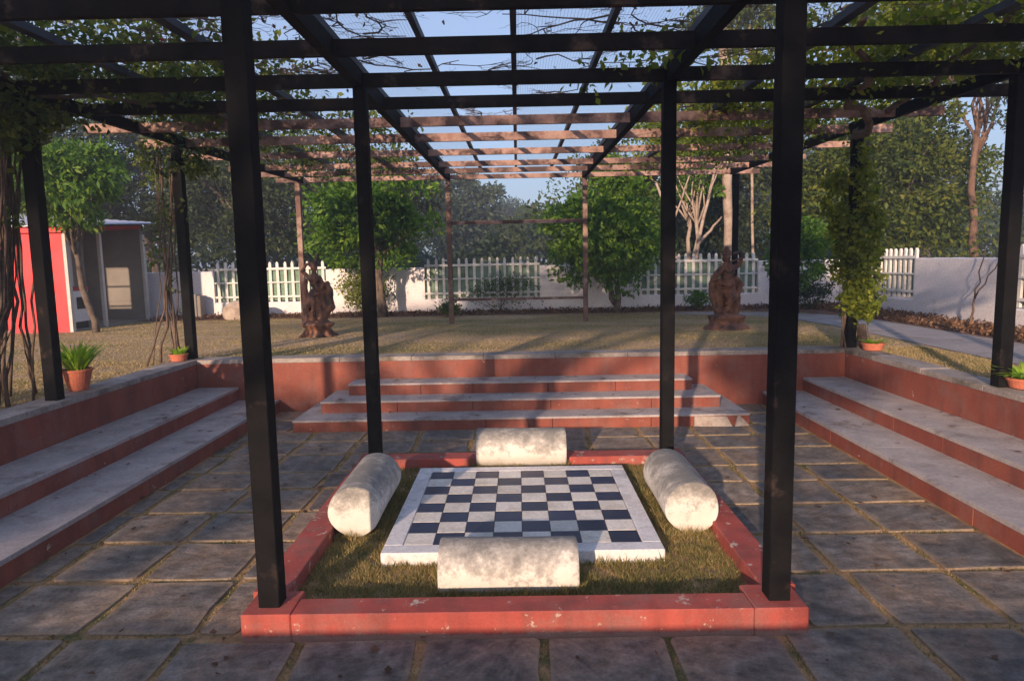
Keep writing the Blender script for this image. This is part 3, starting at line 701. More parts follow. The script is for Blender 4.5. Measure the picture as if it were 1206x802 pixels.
for k, y in enumerate((-.85, -.05, .70, 1.52, 2.40, 3.24, 4.15, 5.15, 6.4, 7.7, 8.6, 9.6)):
    z = roofz(y)+(.052 if y < 2.3 or y > 2.5 else .055)
    if 0.5 < y < 2.3: z += .0
    e0, e1 = 4.42+rr.uniform(-.06, .04), 4.42+rr.uniform(-.05, .1)
    m_ = MB(); m_.bar((-e0, y, z+rr.uniform(-.004, .004)), (e1, y, z+rr.uniform(-.004, .004)), .045, .102 if y < 4 else (.094 if y < 6 else .08))
    m_.build('cross_beam', M['brown_shaded' if y < 3.3 else 'oxide'], pg)  # near beams get the darkened colour that carries their shade
for x, w_ in ((0, .04), (-.62, .04), (.62, .04), (-1.2, .05), (1.2, .05), (-2.1, .075), (2.1, .075), (-3.02, .075), (3.02, .075)):
    m_ = MB(); m_.bar((x, -1.0, roofz(-1)+.150), (x, 9.62, roofz(9.62)+.150), w_, .05); m_.build('purlin', M['purlin'], pg)
# shade net: real threads, only over some bays
def net(bays, y0, y1, cell=.022, th=.0015):
    V = []; F = []
    for (x0, x1) in bays:
        x = x0
        while x < x1:
            o = len(V); V += [(x, y0, roofz(y0)+.18), (x+th, y0, roofz(y0)+.18), (x+th, y1, roofz(y1)+.18), (x, y1, roofz(y1)+.18)]; F.append((o, o+1, o+2, o+3)); x += cell
        y = y0
        while y < y1:
            o = len(V); z = roofz(y)+.181; V += [(x0, y, z), (x1, y, z), (x1, y+th, z), (x0, y+th, z)]; F.append((o, o+1, o+2, o+3)); y += cell
    me = bpy.data.meshes.new('shade_net'); me.from_pydata(V, [], F); me.materials.append(M['net']); o = link('shade_net', me, pg); o['kind'] = 'stuff'
net([(-1.19, -.63), (.01, .61), (.63, 1.19), (1.22, 2.1), (-2.1, -1.7)], -.9, 9.5)

# ------------------------------------------------------------------ vines
def vine_roof(name, label, dens, mat='leaf_vine', seed=1, leaf=.075, stems=(), extra=None):
    t_ = thing(name, label, 'vine', (0, 0, 0))
    g = np.random.default_rng(seed); Ps = []
    for (x0, x1, y0, y1, n, z0, z1, nc) in dens:
        c = np.stack((g.uniform(x0, x1, nc), g.uniform(y0, y1, nc), g.uniform(z0, z1, nc)), 1)
        w_ = g.uniform(.2, 1.5, nc); i = g.choice(nc, n, p=w_/w_.sum())
        off = g.normal(size=(n, 3))*np.array((.17, .22, .07)); Ps.append(c[i]+off)
    P = np.concatenate(Ps); V, F = leaves(P, leaf, .6, .25)
    link('foliage', np_mesh('foliage', V, F, M[mat]), t_)
    m_ = MB(); rr = random.Random(seed)
    for (p0, p1, r0, w_) in stems: limb(m_, p0, p1, r0, r0*.5, 9, w_, 5, rr, sag=.01)
    for (x0, x1, y0, y1, n, z0, z1, nc) in dens:
        for _ in range(nc//2):
            a = Vector((rr.uniform(x0, x1), rr.uniform(y0, y1), rr.uniform(z0, z1))); b = a+Vector((rr.gauss(0, .5), rr.gauss(0, .6), rr.gauss(0, .06)))
            limb(m_, a, b, .007, .003, 5, .10, 4, rr)
    if m_.v: m_.build('stem', M['vinebark'], t_)
    return t_
rz = 3.30
vine_roof('roof_vine', 'dense dark creeper sprawling over the left side of the pergola roof', [
    (-4.5, -3.3, -.6, 2.6, 4400, rz-.05, rz+.30, 46), (-4.1, -2.9, 2.0, 5.2, 5200, rz-.05, rz+.35, 60), (-3.3, -2.0, 1.6, 5.0, 2600, rz, rz+.28, 50), (-3.3, -1.5, 4.5, 8.8, 2600, rz, rz+.25, 60), (-3.9, -3.2, 5, 9, 1500, rz, rz+.25, 40)],
    'leaf_mid', 21, .06, stems=[((-3.9, 2.5, 3.15), (-2.2, 4.5, 3.35), .02, .05), ((-3.9, 2.4, 3.2), (-3.0, -.4, 3.35), .02, .05)])
vine_roof('roof_vine', 'yellow-green leafy creeper over the right side of the pergola roof', [
    (2.0, 3.9, 1.6, 5.2, 5200, rz-.05, rz+.30, 62), (1.45, 2.8, 2.6, 6.4, 2600, rz-.02, rz+.22, 44), (3.0, 4.1, .6, 3.6, 3400, rz-.05, rz+.3, 44), (1.9, 3.7, 5, 8.8, 3600, rz, rz+.3, 60)],
    'leaf_vine', 22, .062, stems=[((3.9, 5.0, 3.1), (2.4, 1.8, 3.35), .045, .03), ((3.9, 5.0, 3.15), (3.3, .6, 3.4), .035, .03), ((2.9, 3.4, 3.3), (1.7, 4.2, 3.3), .015, .05)])
vine_roof('roof_vine', 'small leafy sprig of creeper lying by the right inner post top', [(1.0, 1.25, 1.95, 2.35, 170, 3.24, 3.34, 5), (.62, .75, 2.6, 2.9, 40, 3.24, 3.3, 2)], 'leaf_vine', 23, .07)
# dry twigs over the middle bays
t_ = MB(); rr = random.Random(9)
def twig(p, d, L, r, depth):
    q = p; pts = [p]; n = 6
    for i in range(n):
        d = (d+Vector((rr.gauss(0, .6), rr.gauss(0, .6), rr.gauss(0, .10)))).normalized(); d.z *= .3; q = q+d*L/n; q.z = min(max(q.z, 3.31), 3.5); pts.append(q)
    t_.tube(pts, [r*(1-.6*i/n) for i in range(n+1)], 4, False)
    if depth > 0:
        for k in range(rr.choice((2, 3, 3))): twig(pts[rr.randint(1, n-1)], (d+Vector((rr.gauss(0, 1), rr.gauss(0, 1), .1))).normalized(), L*.6, r*.6, depth-1)
tw = [(rr.uniform(-2.1, -.6), rr.uniform(1.0, 2.9)) for _ in range(17)]+[(rr.uniform(.6, 2.9), rr.uniform(1.0, 2.4)) for _ in range(24)]+[(rr.uniform(-1.2, 1.2), rr.uniform(2.5, 5)) for _ in range(7)]
for (x, y) in tw:
    twig(Vector((x, y, 3.34)), Vector((rr.gauss(0, 1), rr.gauss(0, 1), 0)).normalized(), rr.uniform(.5, 1.0), .0075, 3)
tag(t_.build('dry_twigs', M['vinebark']), 'leafless dry creeper twigs tangled on the net over the middle of the pergola', 'twigs', kind='stuff')
# sparse old leaves caught on them
g = np.random.default_rng(77); N = 320; P = np.stack((g.choice((-1.05, 1.0, 1.9, -2.0, 2.5), N)+g.normal(0, .28, N), g.uniform(1.0, 3.2, N), g.uniform(3.32, 3.42, N)), 1)
V, F = leaves(P, .035, .7, .2); tag(link('caught_leaves', np_mesh('caught_leaves', V, F, M['deadleaf'])), 'dead leaves caught in the twigs over the pergola net', 'dead leaves', kind='stuff')
# flowers
fl = MB(); rr = random.Random(2)
for c in ((-2.34, 1.95, 3.30), (-2.58, 2.02, 3.27), (-2.46, 1.9, 3.33)):
    for k in range(7):
        a = rr.uniform(0, 2*PI); d = Vector((math.cos(a), math.sin(a), rr.uniform(-.6, .6)))*.028; p = Vector(c); t2 = Vector((-math.sin(a), math.cos(a), 0))*.018
        fl.add([p, p+d*.6+t2, p+d*1.2, p+d*.6-t2], [(0, 1, 2, 3)])
tag(fl.build('flowers', M['pink']), 'few pink blossoms in the creeper under the left roof', 'flowers')

def post_vine(label, base, top, nst, spread, rads, seed, fol=None, mat='leaf_vine', leaf=.07, foot=.5):
    t_ = thing('climbing_vine', label, 'vine', base, 'climbing vines on the outer pergola posts')
    rr = random.Random(seed); m_ = MB(); b = Vector(base); tp = Vector(top)
    for k in range(nst):
        a = rr.uniform(0, 2*PI) if foot < .4 else rr.uniform(PI*.62, PI*1.35); rf = rr.uniform(.02, foot)
        n = 12; pts = []; rs = []; r0 = rr.uniform(*rads); ph = rr.uniform(0, 6.28); tw = rr.uniform(-3, 3)
        for i in range(n+1):
            t = i/n; c = b.lerp(tp, t); rad = spread*(1+.3*math.sin(5*t+ph)) + rf*max(0, 1-t*3.2)
            rad += .25*max(0, (t-.82))*4*spread
            pts.append(c+Vector((math.cos(a+tw*t)*rad, math.sin(a+tw*t)*rad, 0))+Vector((rr.gauss(0, .012), rr.gauss(0, .012), 0))); rs.append(r0*(1-.4*t))
        m_.tube(pts, rs, 5)
    rel(m_, base).build('stem', M['vinebark'], t_, smooth=True)
    if fol:
        g = np.random.default_rng(seed); Ps = []
        for (cx, cy, cz, rx, ry, rz_, n, nc) in fol:
            P, _ = crown_points((cx, cy, cz), (rx, ry, rz_), n, nc, .25, .34, seed+int(cz*10)); Ps.append(P)
        P = np.concatenate(Ps)-np.array(base); V, F = leaves(P, leaf, .6, .5)
        link('foliage', np_mesh('foliage', V, F, M[mat]), t_)
post_vine('thick bundle of bare brown vine stems round the left front outer post', (-4.12, 2.47, Z0), (-4.05, 2.5, 3.25), 26, .12, (.006, .020), 31,
          [(-4.2, 2.5, 3.0, .6, .6, .5, 2600, 30), (-4.35, 2.4, 2.3, .30, .3, .6, 260, 14)], 'leaf_mid', .065, .75)
post_vine('slender pale vine stems beside the left rear outer post', (-4.22, 5.0, Z0), (-4.1, 5.05, 3.2), 8, .08, (.007, .02), 32,
          [(-4.0, 5.1, 2.95, .5, .5, .35, 900, 24), (-4.15, 5.0, 2.0, .25, .25, .9, 160, 12)], 'leaf_mid', .06, .22)
post_vine('leafy yellow-green vine climbing the right rear outer post', (4.02, 5.12, Z0), (3.98, 5.1, 3.2), 7, .07, (.008, .02), 33,
          [(4.02, 5.0, 1.60, .29, .27, .72, 3800, 64), (3.98, 5.0, 2.6, .20, .18, .6, 700, 34), (3.72, 5.05, 2.35, .22, .2, .45, 700, 18), (4.05, 5.0, 1.15, .22, .2, .28, 900, 18)], 'leaf_vine', .07, .2)
t_ = thing('bare_sapling', 'thin forked bare sapling rising against the white wall left of the outermost right post', 'sapling', (6.95, 7.45, Z0)); m_ = MB(); rr = random.Random(34)
limb(m_, (6.95, 7.45, Z0-.02), (6.97, 7.40, 1.05), .02, .016, 5, .03, 6, rr); limb(m_, (6.97, 7.40, 1.05), (7.06, 7.36, 1.85), .014, .008, 6, .04, 5, rr); limb(m_, (6.97, 7.40, 1.05), (7.12, 7.0, 1.75), .013, .008, 6, .04, 5, rr)
rel(m_, (6.95, 7.45, Z0)).build('stem', M['vinebark'], t_, smooth=True)
# old vine stump behind right rear post
m_ = MB(); m_.tube([(4.06, 4.98, Z0-.02), (4.07, 4.98, .78), (4.05, 4.99, .93)], [.062, .05, .052], 10); m_.build('sawn_stump', M['bark'])
so_ = bpy.data.objects['sawn_stump']; tag(so_, 'short sawn-off vine stump at the foot of the leafy right rear post', 'stump')

# ------------------------------------------------------------------ pots
def pot(label, loc, r_top, r_bot, h, plant, n, L, seed, rim=.02):
    t_ = thing('potted_plant', label, 'potted plant', loc, 'plants in clay pots on the court walls')
    m_ = MB(); m_.lathe([(r_bot*.9, 0), (r_bot, .004), (r_top*.93, h-rim), (r_top, h-rim), (r_top*1.02, h-.004), (r_top*.99, h), (r_top*.88, h), (r_top*.86, h-.03)], n=28)
    m_.build('pot', M['terracotta'], t_, smooth=False)
    m_ = MB(); m_.lathe([(r_top*.87, h-.04), (r_top*.87, h-.018)], n=20); m_.build('soil', M['soil'], t_)
    g = np.random.default_rng(seed); V = []; F = []
    rr = random.Random(seed)
    for k in range(n):
        a = rr.uniform(0, 2*PI); r0 = rr.uniform(0, r_top*.6); out = rr.uniform(.05, .5) if plant == 'fern' else rr.uniform(.5, 1.1)
        l = L*rr.uniform(.6, 1.1); seg = 7; wd = rr.uniform(.006, .010) if plant == 'fern' else .014
        p = Vector((math.cos(a)*r0, math.sin(a)*r0, h-.02)); d = Vector((math.cos(a)*out, math.sin(a)*out, 1)).normalized(); side = Vector((-math.sin(a), math.cos(a), 0))
        o = len(V)
        for i in range(seg+1):
            t = i/seg; ww = wd*(math.sin(PI*min(1, t*.9+.1))+.15)*(1.0)
            V += [p-side*ww, p+side*ww]; d = (d+Vector((math.cos(a)*.10, math.sin(a)*.10, -.12 if plant != 'fern' else -.05))).normalized(); p = p+d*l/seg
            if i and plant == 'fern':      # leaflets on both sides of the frond
                for s_ in (-1, 1):
                    q = (V[-1]+V[-2])/2; tip = q+side*s_*(.034*(1-t*.7))+d*.014; o2 = len(V); V += [q, tip, q+d*.014]
                    F.append((o2, o2+1, o2+2))
        # ribbon faces: the first vertex of each pair steps by 2 or 8
        idx = []; q = o
        for i in range(seg+1):
            idx.append(q); q += 2+(6 if (i and plant == 'fern') else 0)
        for i in range(seg): F.append((idx[i], idx[i]+1, idx[i+1]+1, idx[i+1]))
    me = bpy.data.meshes.new('foliage'); me.from_pydata([tuple(v) for v in V], [], F); me.materials.append(M['leaf_pot']); link('foliage', me, t_)
pot('tall tapered clay pot with an upright bright green fern on the left wall', (-4.03, 3.02, .66), .130, .082, .195, 'fern', 170, .30, 1)
pot('small low clay pot with a tiny plant by the left rear post', (-4.02, 4.86, .66), .105, .085, .085, 'fern', 36, .10, 2)
pot('shallow clay bowl with a small leafy plant by the right rear post', (4.07, 4.74, .66), .125, .10, .085, 'leaf', 40, .16, 3)
pot('shallow clay bowl with a spiky light green plant by the right front post', (4.07, 2.36, .66), .14, .11, .085, 'leaf', 60, .28, 4)

# ------------------------------------------------------------------ statues (voxel-fused bodies)
def fused(mb, name, mat, parent, vox=.011, smooth=6, disp=.010):
    me = mb.mesh('tmp', None); o = bpy.data.objects.new('tmp', me); C.objects.link(o)
    r_ = o.modifiers.new('r', 'REMESH'); r_.mode = 'VOXEL'; r_.voxel_size = vox
    s_ = o.modifiers.new('s', 'SMOOTH'); s_.iterations = smooth; s_.factor = .5
    tx = bpy.data.textures.new('carve', 'CLOUDS'); tx.noise_scale = .032; tx.noise_depth = 3
    d_ = o.modifiers.new('d', 'DISPLACE'); d_.texture = tx; d_.strength = disp*2; d_.mid_level = .5
    dg = bpy.context.evaluated_depsgraph_get(); dg.update()
    m2 = bpy.data.meshes.new_from_object(o.evaluated_get(dg)); m2.name = name
    bpy.data.objects.remove(o); m2.materials.clear(); m2.materials.append(mat)
    m2.polygons.foreach_set('use_smooth', [True]*len(m2.polygons))
    return link(name, m2, parent)
def chain(mb, pts, rs, n=10):
    mb.tube(pts, rs, n)
    for p, r_ in zip(pts, rs): mb.ball(p, r_, n, 8)
def plinth(mb, feet=True, w=.27):
    mb.lathe([(w*.95, .0), (w*1.0, .03), (w*.80, .06), (w*.78, .14), (w*1.0, .185), (w*1.04, .20), (w*1.04, .228), (w*.7, .248)], n=28, sy=.8)
def statue_left():
    loc = (-3.20, 7.72, .61)
    t_ = thing('statue', 'rusty cast dancer with one arm raised over her head, on an oval footed base', 'statue', loc)
    m_ = MB(); plinth(m_, w=.25)
    for a in (45, 135, 225, 315): m_.tube([(math.cos(R(a))*.19, math.sin(R(a))*.15, .10), (math.cos(R(a))*.27, math.sin(R(a))*.2, .035), (math.cos(R(a))*.36, math.sin(R(a))*.25, 0)], [.055, .045, .04], 8)
    m_.build('plinth', M['statue'], t_, smooth=True)
    m_ = MB(); V3 = Vector
    chain(m_, [(.03, 0, .26), (.00, -.01, .42), (-.03, -.02, .50), (-.03, 0, .66)], [.045, .045, .055, .085])       # standing leg
    chain(m_, [(-.10, -.05, .27), (-.13, -.07, .40), (-.15, -.08, .48), (-.05, -.01, .66)], [.035, .04, .052, .08])   # bent leg
    chain(m_, [(-.03, 0, .68), (.02, 0, .76), (.00, 0, .84), (-.02, 0, .93)], [.098, .070, .080, .088])          # hips, waist, chest
    m_.ball((-.06, -.065, .92), .042); m_.ball((.03, -.065, .91), .042)
    chain(m_, [(-.02, 0, .96), (-.015, 0, 1.04)], [.045, .035])
    m_.ball((-.015, -.01, 1.11), .062, sc=(.9, .95, 1.2)); m_.ball((.0, .02, 1.17), .045); m_.ball((-.015, -.068, 1.10), .012)
    chain(m_, [(.06, 0, .95), (.12, -.01, .84), (.10, -.07, .76), (.03, -.10, .80)], [.036, .032, .026, .022])      # lowered arm
    chain(m_, [(-.10, 0, .95), (-.20, 0, 1.05), (-.14, 0, 1.15), (.01, 0, 1.20)], [.036, .032, .027, .024])         # raised arm
    chain(m_, [(.01, 0, 1.20), (.04, 0, 1.27)], [.026, .030])
    for k in range(5): m_.tube([(.03+k*.008, -.01, 1.27), (.02+k*.016, -.015, 1.32-abs(k-2)*.008)], [.011, .008], 6)
    # hanging drape and tree support
    chain(m_, [(.08, .02, .78), (.17, .03, .84), (.21, .03, .74), (.20, .03, .60), (.22, .03, .48), (.15, .02, .40), (.10, .02, .28)], [.04, .05, .055, .06, .07, .055, .05])
    chain(m_, [(-.18, .03, .26), (-.19, .03, .45), (-.17, .03, .62), (-.19, .03, .78), (-.16, .02, .9)], [.055, .045, .055, .045, .035])
    chain(m_, [(-.02, -.06, .66), (-.03, -.09, .52), (-.06, -.08, .36), (-.04, -.05, .27)], [.035, .03, .032, .04])
    chain(m_, [(-.02, .02, .66), (.03, .03, .52), (.05, .03, .38), (.03, .03, .27)], [.10, .085, .08, .09])   # skirt and support filling the middle
    chain(m_, [(-.10, .03, .62), (-.12, .03, .45), (-.11, .03, .28)], [.06, .055, .06])
    chain(m_, [(.10, .02, .72), (.12, .03, .58), (.13, .03, .42)], [.06, .06, .05])
    m_.ball((0, 0, .25), .2, sc=(1, .7, .16))
    for k in range(7): a = k/6; m_.ball((-.09+.16*a, -.075-.02*math.sin(PI*a), .70-.02*math.sin(PI*a)), .018)
    fused(m_, 'figure', M['statue'], t_, .0095, 1, .008)
def statue_right():
    loc = (3.31, 7.78, .61)
    t_ = thing('statue', 'rusty cast flute player with crossed legs on a round two-tier base, right of the steps', 'statue', loc)
    m_ = MB(); m_.lathe([(.36, .0), (.36, .03), (.31, .07), (.275, .09), (.27, .15), (.285, .18), (.29, .20), (.285, .225), (.18, .242)], n=30, sy=.85); m_.build('plinth', M['statue'], t_, smooth=True)
    m_ = MB()
    chain(m_, [(.03, 0, .24), (.04, 0, .42), (.03, -.02, .52), (.00, 0, .70)], [.05, .052, .062, .09])
    chain(m_, [(-.08, -.08, .25), (.00, -.10, .36), (.06, -.09, .50), (.05, -.01, .69)], [.036, .042, .055, .085])
    chain(m_, [(.01, 0, .71), (-.01, 0, .80), (.00, 0, .88), (.01, 0, .96)], [.115, .095, .10, .105])
    chain(m_, [(.02, 0, 1.0), (.01, 0, 1.06)], [.05, .042]); m_.ball((-.02, -.02, 1.13), .072, sc=(.95, 1, 1.15)); m_.ball((-.09, -.05, 1.12), .015)
    m_.lathe([(.070, 0), (.075, .02), (.055, .05), (.05, .09), (.022, .14)], c=(-.015, 0, 1.17), n=12); m_.ball((.04, .03, 1.22), .04)
    chain(m_, [(-.09, 0, .97), (-.19, -.02, .88), (-.22, -.04, .80), (-.12, -.10, .92), (-.05, -.12, 1.02)], [.045, .04, .037, .030, .028])
    chain(m_, [(.11, 0, .98), (.19, -.01, 1.02), (.21, -.03, 1.12), (.17, -.07, 1.22), (.10, -.06, 1.20)], [.045, .04, .034, .032, .032])
    m_.tube([(-.18, -.13, 1.02), (.24, -.10, 1.14)], [.013, .013], 8)
    # wide curved garment / shawl at both sides
    chain(m_, [(-.20, 0, .84), (-.24, .01, .72), (-.23, .02, .56), (-.19, .02, .42), (-.14, .02, .28)], [.045, .05, .055, .05, .055])
    chain(m_, [(.14, 0, .80), (.21, 0, .72), (.18, -.03, .60), (.08, -.10, .48), (-.02, -.11, .42)], [.05, .052, .045, .038, .032])
    chain(m_, [(.16, .03, .66), (.17, .03, .48), (.15, .03, .28)], [.055, .06, .065])
    chain(m_, [(-.10, .05, .72), (-.11, .05, .5), (-.08, .05, .26)], [.09, .085, .08])
    chain(m_, [(.08, -.08, .9), (-.04, -.10, .78), (-.12, -.06, .70)], [.022, .024, .022]); m_.ball((0, 0, .24), .2, sc=(1, .75, .16))
    for k in range(9): a = k/8; m_.ball((-.10+.20*a, -.10-.02*math.sin(PI*a), .73-.03*math.sin(PI*a)), .020)
    for k in range(6): m_.ball((-.05+k*.02, -.10, .95-.012*k*(5-k)*.5), .013)
    fused(m_, 'figure', M['statue'], t_, .0095, 1, .008)
statue_left(); statue_right()

# ------------------------------------------------------------------ kiosk at the left
K = (-8.2, 9.3, Z0)
ks = thing('kiosk', 'bright red booth with a pale sheet roof and an open grey side room', 'kiosk', K)
def kp(name, mat, x0, x1, y0, y1, z0, z1, b=0.0, par=None):
    m_ = MB(); m_.box(x0, x1, y0, y1, z0, z1, b); return rel(m_, K).build(name, M[mat], par or ks)
kp('red_panel', 'kioskred', -9.36, -8.80, 9.30, 9.36, Z0+.0, 2.42)
kp('red_panel', 'kioskred', -8.795, -8.22, 9.302, 9.362, Z0+.0, 2.42)
kp('red_panel', 'kioskred', -11.8, -9.62-.25, 9.30, 9.36, Z0, 2.42)
kp('counter_panel', 'kioskred_dull', -9.868, -9.362, 9.34, 9.38, Z0+.22, 1.50)
kp('corner_trim', 'trim', -8.218, -8.16, 9.29, 9.38, Z0, 2.42)
kp('fascia', 'kioskred', -11.9, -8.12, 9.22, 9.298, 2.425, 2.52)
kp('back_wall', 'grey', -11.8, -8.2, 11.85, 11.91, Z0, 2.70)
m_ = MB(); m_.bar((-8.16, 9.385, 2.475), (-8.16, 11.81, 2.64), .05, .07); rel(m_, K).build('roof_beam', M['kioskred_dull'], ks)
for z in (1.05, 1.75): kp('wall_batten', 'grey', -11.8, -8.22, 11.838, 11.848, z, z+.03)
kp('side_wall', 'grey', -11.86, -11.8, 9.36, 11.9, Z0, 2.4)
kp('corner_trim', 'trim', -8.198, -8.14, 11.82, 11.91, Z0, 2.48)
kp('side_post', 'trim', -8.19, -8.13, 10.26, 10.33, Z0, 2.46)
kp('inner_wall', 'grey', -8.72, -8.68, 9.5, 10.6, Z0, 2.3)
w1 = kp('window', 'dark', -8.676, -8.655, 9.62, 10.12, 1.46, 2.2)
kp('frame', 'trim', -8.653, -8.635, 10.10, 10.15, 1.44, 2.22, 0, w1); kp('frame', 'trim', -8.653, -8.635, 9.60, 10.098, 1.44, 1.48, 0, w1)
kp('floor_plate', 'grey', -11.8, -8.15, 9.37, 11.84, Z0+.005, Z0+.03)
for z in (1.0, 1.55, 1.98): kp('window_bar', 'trim', -9.866, -9.364, 9.31, 9.33, z, z+.03)
# roof: corrugated sheet
m_ = MB(); V = []; F = []; nx = 90
for i in range(nx+1):
    x = -12.1+4.3*i/nx; dz = .006*math.sin(i*1.6)
    zb = 2.74+.36*(1-i/nx)
    V += [(x, 9.12, 2.55+dz), (x, 12.15, zb+dz), (x, 9.12, 2.53+dz), (x, 12.15, zb-.02+dz)]
for i in range(nx):
    a = i*4; F += [(a, a+4, a+5, a+1), (a+2, a+3, a+7, a+6), (a, a+2, a+6, a+4), (a+1, a+5, a+7, a+3)]
m_.add(V, F); rel(m_, K).build('roof', M['roof'], ks)
# cabinet standing inside
cb = thing('cabinet', 'white metal cabinet with a small dark window inside the red booth', 'cabinet', (-8.45, 9.75, Z0+.03))
def cp(name, mat, *a, par=None): m_ = MB(); m_.box(*a, .004); return rel(m_, cb.location).build(name, M[mat], par or cb)
cp('body', 'machine', -8.65, -8.27, 9.50, 9.98, Z0+.16, 1.36); cp('top_band', 'kioskred_dull', -8.66, -8.26, 9.49, 9.99, 1.362, 1.43)
cp('display_window', 'dark', -8.268, -8.258, 9.62, 9.86, 1.02, 1.24); cp('base', 'dark', -8.63, -8.29, 9.52, 9.96, Z0+.03, Z0+.158); cp('display_window', 'dark', -8.52, -8.34, 9.488, 9.498, 1.02, 1.24)

# small things by the far wall
m_ = MB(); m_.box(-7.35, -7.1, 11.9, 12.15, Z0, 1.16, .01); m_.box(-7.10, -7.02, 11.92, 12.13, Z0, 1.13, .01); tag(m_.build('utility_box', M['grey']), 'grey utility box standing against the far left wall', 'utility box')
m_ = MB(); rr = random.Random(5)
m_.ball((0, 0, .14), .32, 18, 12, sc=(1.1, .6, .85)); m_.ball((.25, 0, .12), .32, 14, 10, sc=(1, .7, .8))
st = m_.build('boulder', M['stoneA'], loc=(-6.05, 11.6, Z0), smooth=True); tag(st, 'pale rounded boulder in front of the leftmost fence panel', 'boulder')

def bush(label, c, r, n, leaf, mat, seed, cat='shrub', nc=24):
    t_ = thing('shrub', label, cat, (c[0], c[1], Z0)); P, cc = crown_points(c, r, n, nc, .3, .4, seed, -1)
    P[:, 2] = np.maximum(P[:, 2], Z0+.02); V, F = leaves(P-np.array((c[0], c[1], Z0)), leaf, .5, -.1); link('foliage', np_mesh('foliage', V, F, M[mat]), t_)
    m_ = MB(); rr = random.Random(seed)
    for k in range(6): q = cc[rr.randrange(len(cc))]; limb(m_, (0, 0, 0), (q[0]-c[0], q[1]-c[1], max(.05, q[2]-Z0)), .012, .004, 4, .08, 4, rr)
    m_.build('stem', M['bark'], t_)
bush('small dark green shrub at the foot of the left brown goalpost-like post', (-1.42, 11.2, .83), (.26, .22, .22), 900, .06, 'leaf_mid', 51)
bush('small round shrub by the far wall just left of the right statue', (3.9, 11.8, .85), (.3, .25, .25), 900, .06, 'leaf_bright', 52)
bush('thin weedy shrub growing up in front of the middle fence panel', (-.45, 12.05, 1.1), (.95, .12, .5), 1500, .05, 'leaf_mid', 53, nc=40)
bush('straggly yellow-green shrub hanging by the wall right of the left statue', (-3.35, 11.9, 1.2), (.75, .25, .6), 2200, .07, 'leaf_vine', 54, nc=40)
bush('low dark bush at the far wall left of the right rear post', (6.2, 11.5, .95), (.5, .4, .38), 1600, .06, 'leaf_dark', 55)

# ------------------------------------------------------------------ trees
tree('bushy_tree', 'bright green bushy mango tree left of centre in front of the far wall', (-2.95, 11.45, Z0), (-3.05, 11.3, 2.72), (1.32, 1.0, 1.02), 15000, .125, 'leaf_bright', tr=.075, nclump=95, shell=.35, clump=.30, seed=61, stems=2)
tree('bushy_tree', 'bushy green tree right of centre in front of the far wall', (2.05, 11.5, Z0), (1.85, 11.3, 2.30), (1.26, 1.0, 1.36), 17000, .115, 'leaf_bright', tr=.07, nclump=95, shell=.35, clump=.30, seed=62, stems=2)
tree('leafy_tree', 'bright leafy tree in front of the red booth, dark trunk at the booth door', (-7.62, 9.1, Z0), (-8.0, 9.0, 3.28), (1.02, .8, .86), 7500, .14, 'leaf_bright', tr=.065, nclump=70, shell=.35, clump=.30, seed=63, asp=.32, droop=.8)
tree('small_tree', 'small green tree against the wall left of the leafy vine post', (5.55, 10.6, Z0), (5.45, 10.3, 1.80), (.72, .5, .85), 5500, .085, 'leaf_bright', tr=.04, nclump=50, shell=.3, clump=.32, seed=64, stems=2)
# beyond the wall, right
tree('broad_tree', 'broad dark green tree beyond the right wall', (9.4, 14.6, Z0), (9.1, 14.2, 3.45), (2.5, 1.7, 2.2), 42000, .13, 'leaf_mid', tr=.2, nclump=210, shell=.30, clump=.26, seed=65, limbs=14)
tree('broad_tree', 'dark green tree behind the right statue, beyond the wall', (7.2, 20, Z0), (6.6, 19.5, 4.0), (3.0, 2.0, 2.5), 20000, .16, 'leaf_dark', tr=.18, nclump=120, shell=.35, clump=.24, seed=66)
tree('tall_tree', 'tall thin tree with a reddish brown trunk at the far right', (10.75, 13.2, Z0), (10.7, 13.0, 7.0), (1.6, 1.5, 2.9), 7000, .11, 'leaf_dark', 'redbark', tr=.10, nclump=80, shell=.2, clump=.16, seed=67, twigs=3, limbs=9)
tree('tall_tree', 'airy tall tree with thin crown top right above the pergola', (12.5, 18, Z0), (11.5, 17.5, 8.5), (3.0, 2, 3.2), 14000, .13, 'leaf_mid', 'palebark', tr=.16, nclump=110, shell=.2, clump=.15, seed=68, twigs=2, limbs=16)
tree('slender_tree', 'green tree with bare pale stems behind the right fence panel', (4.7, 15.3, Z0), (4.6, 15.6, 4.6), (1.5, 1.2, 1.7), 9000, .12, 'leaf_bright', 'palebark', tr=.07, nclump=80, shell=.3, clump=.22, seed=69, stems=2, twigs=1)
tree('slender_tree', 'loose green tree behind the right bushy tree', (2.9, 17, Z0), (2.9, 17, 3.3), (1.7, 1.3, 1.9), 9000, .13, 'leaf_mid', tr=.08, nclump=80, shell=.3, clump=.25, seed=70)
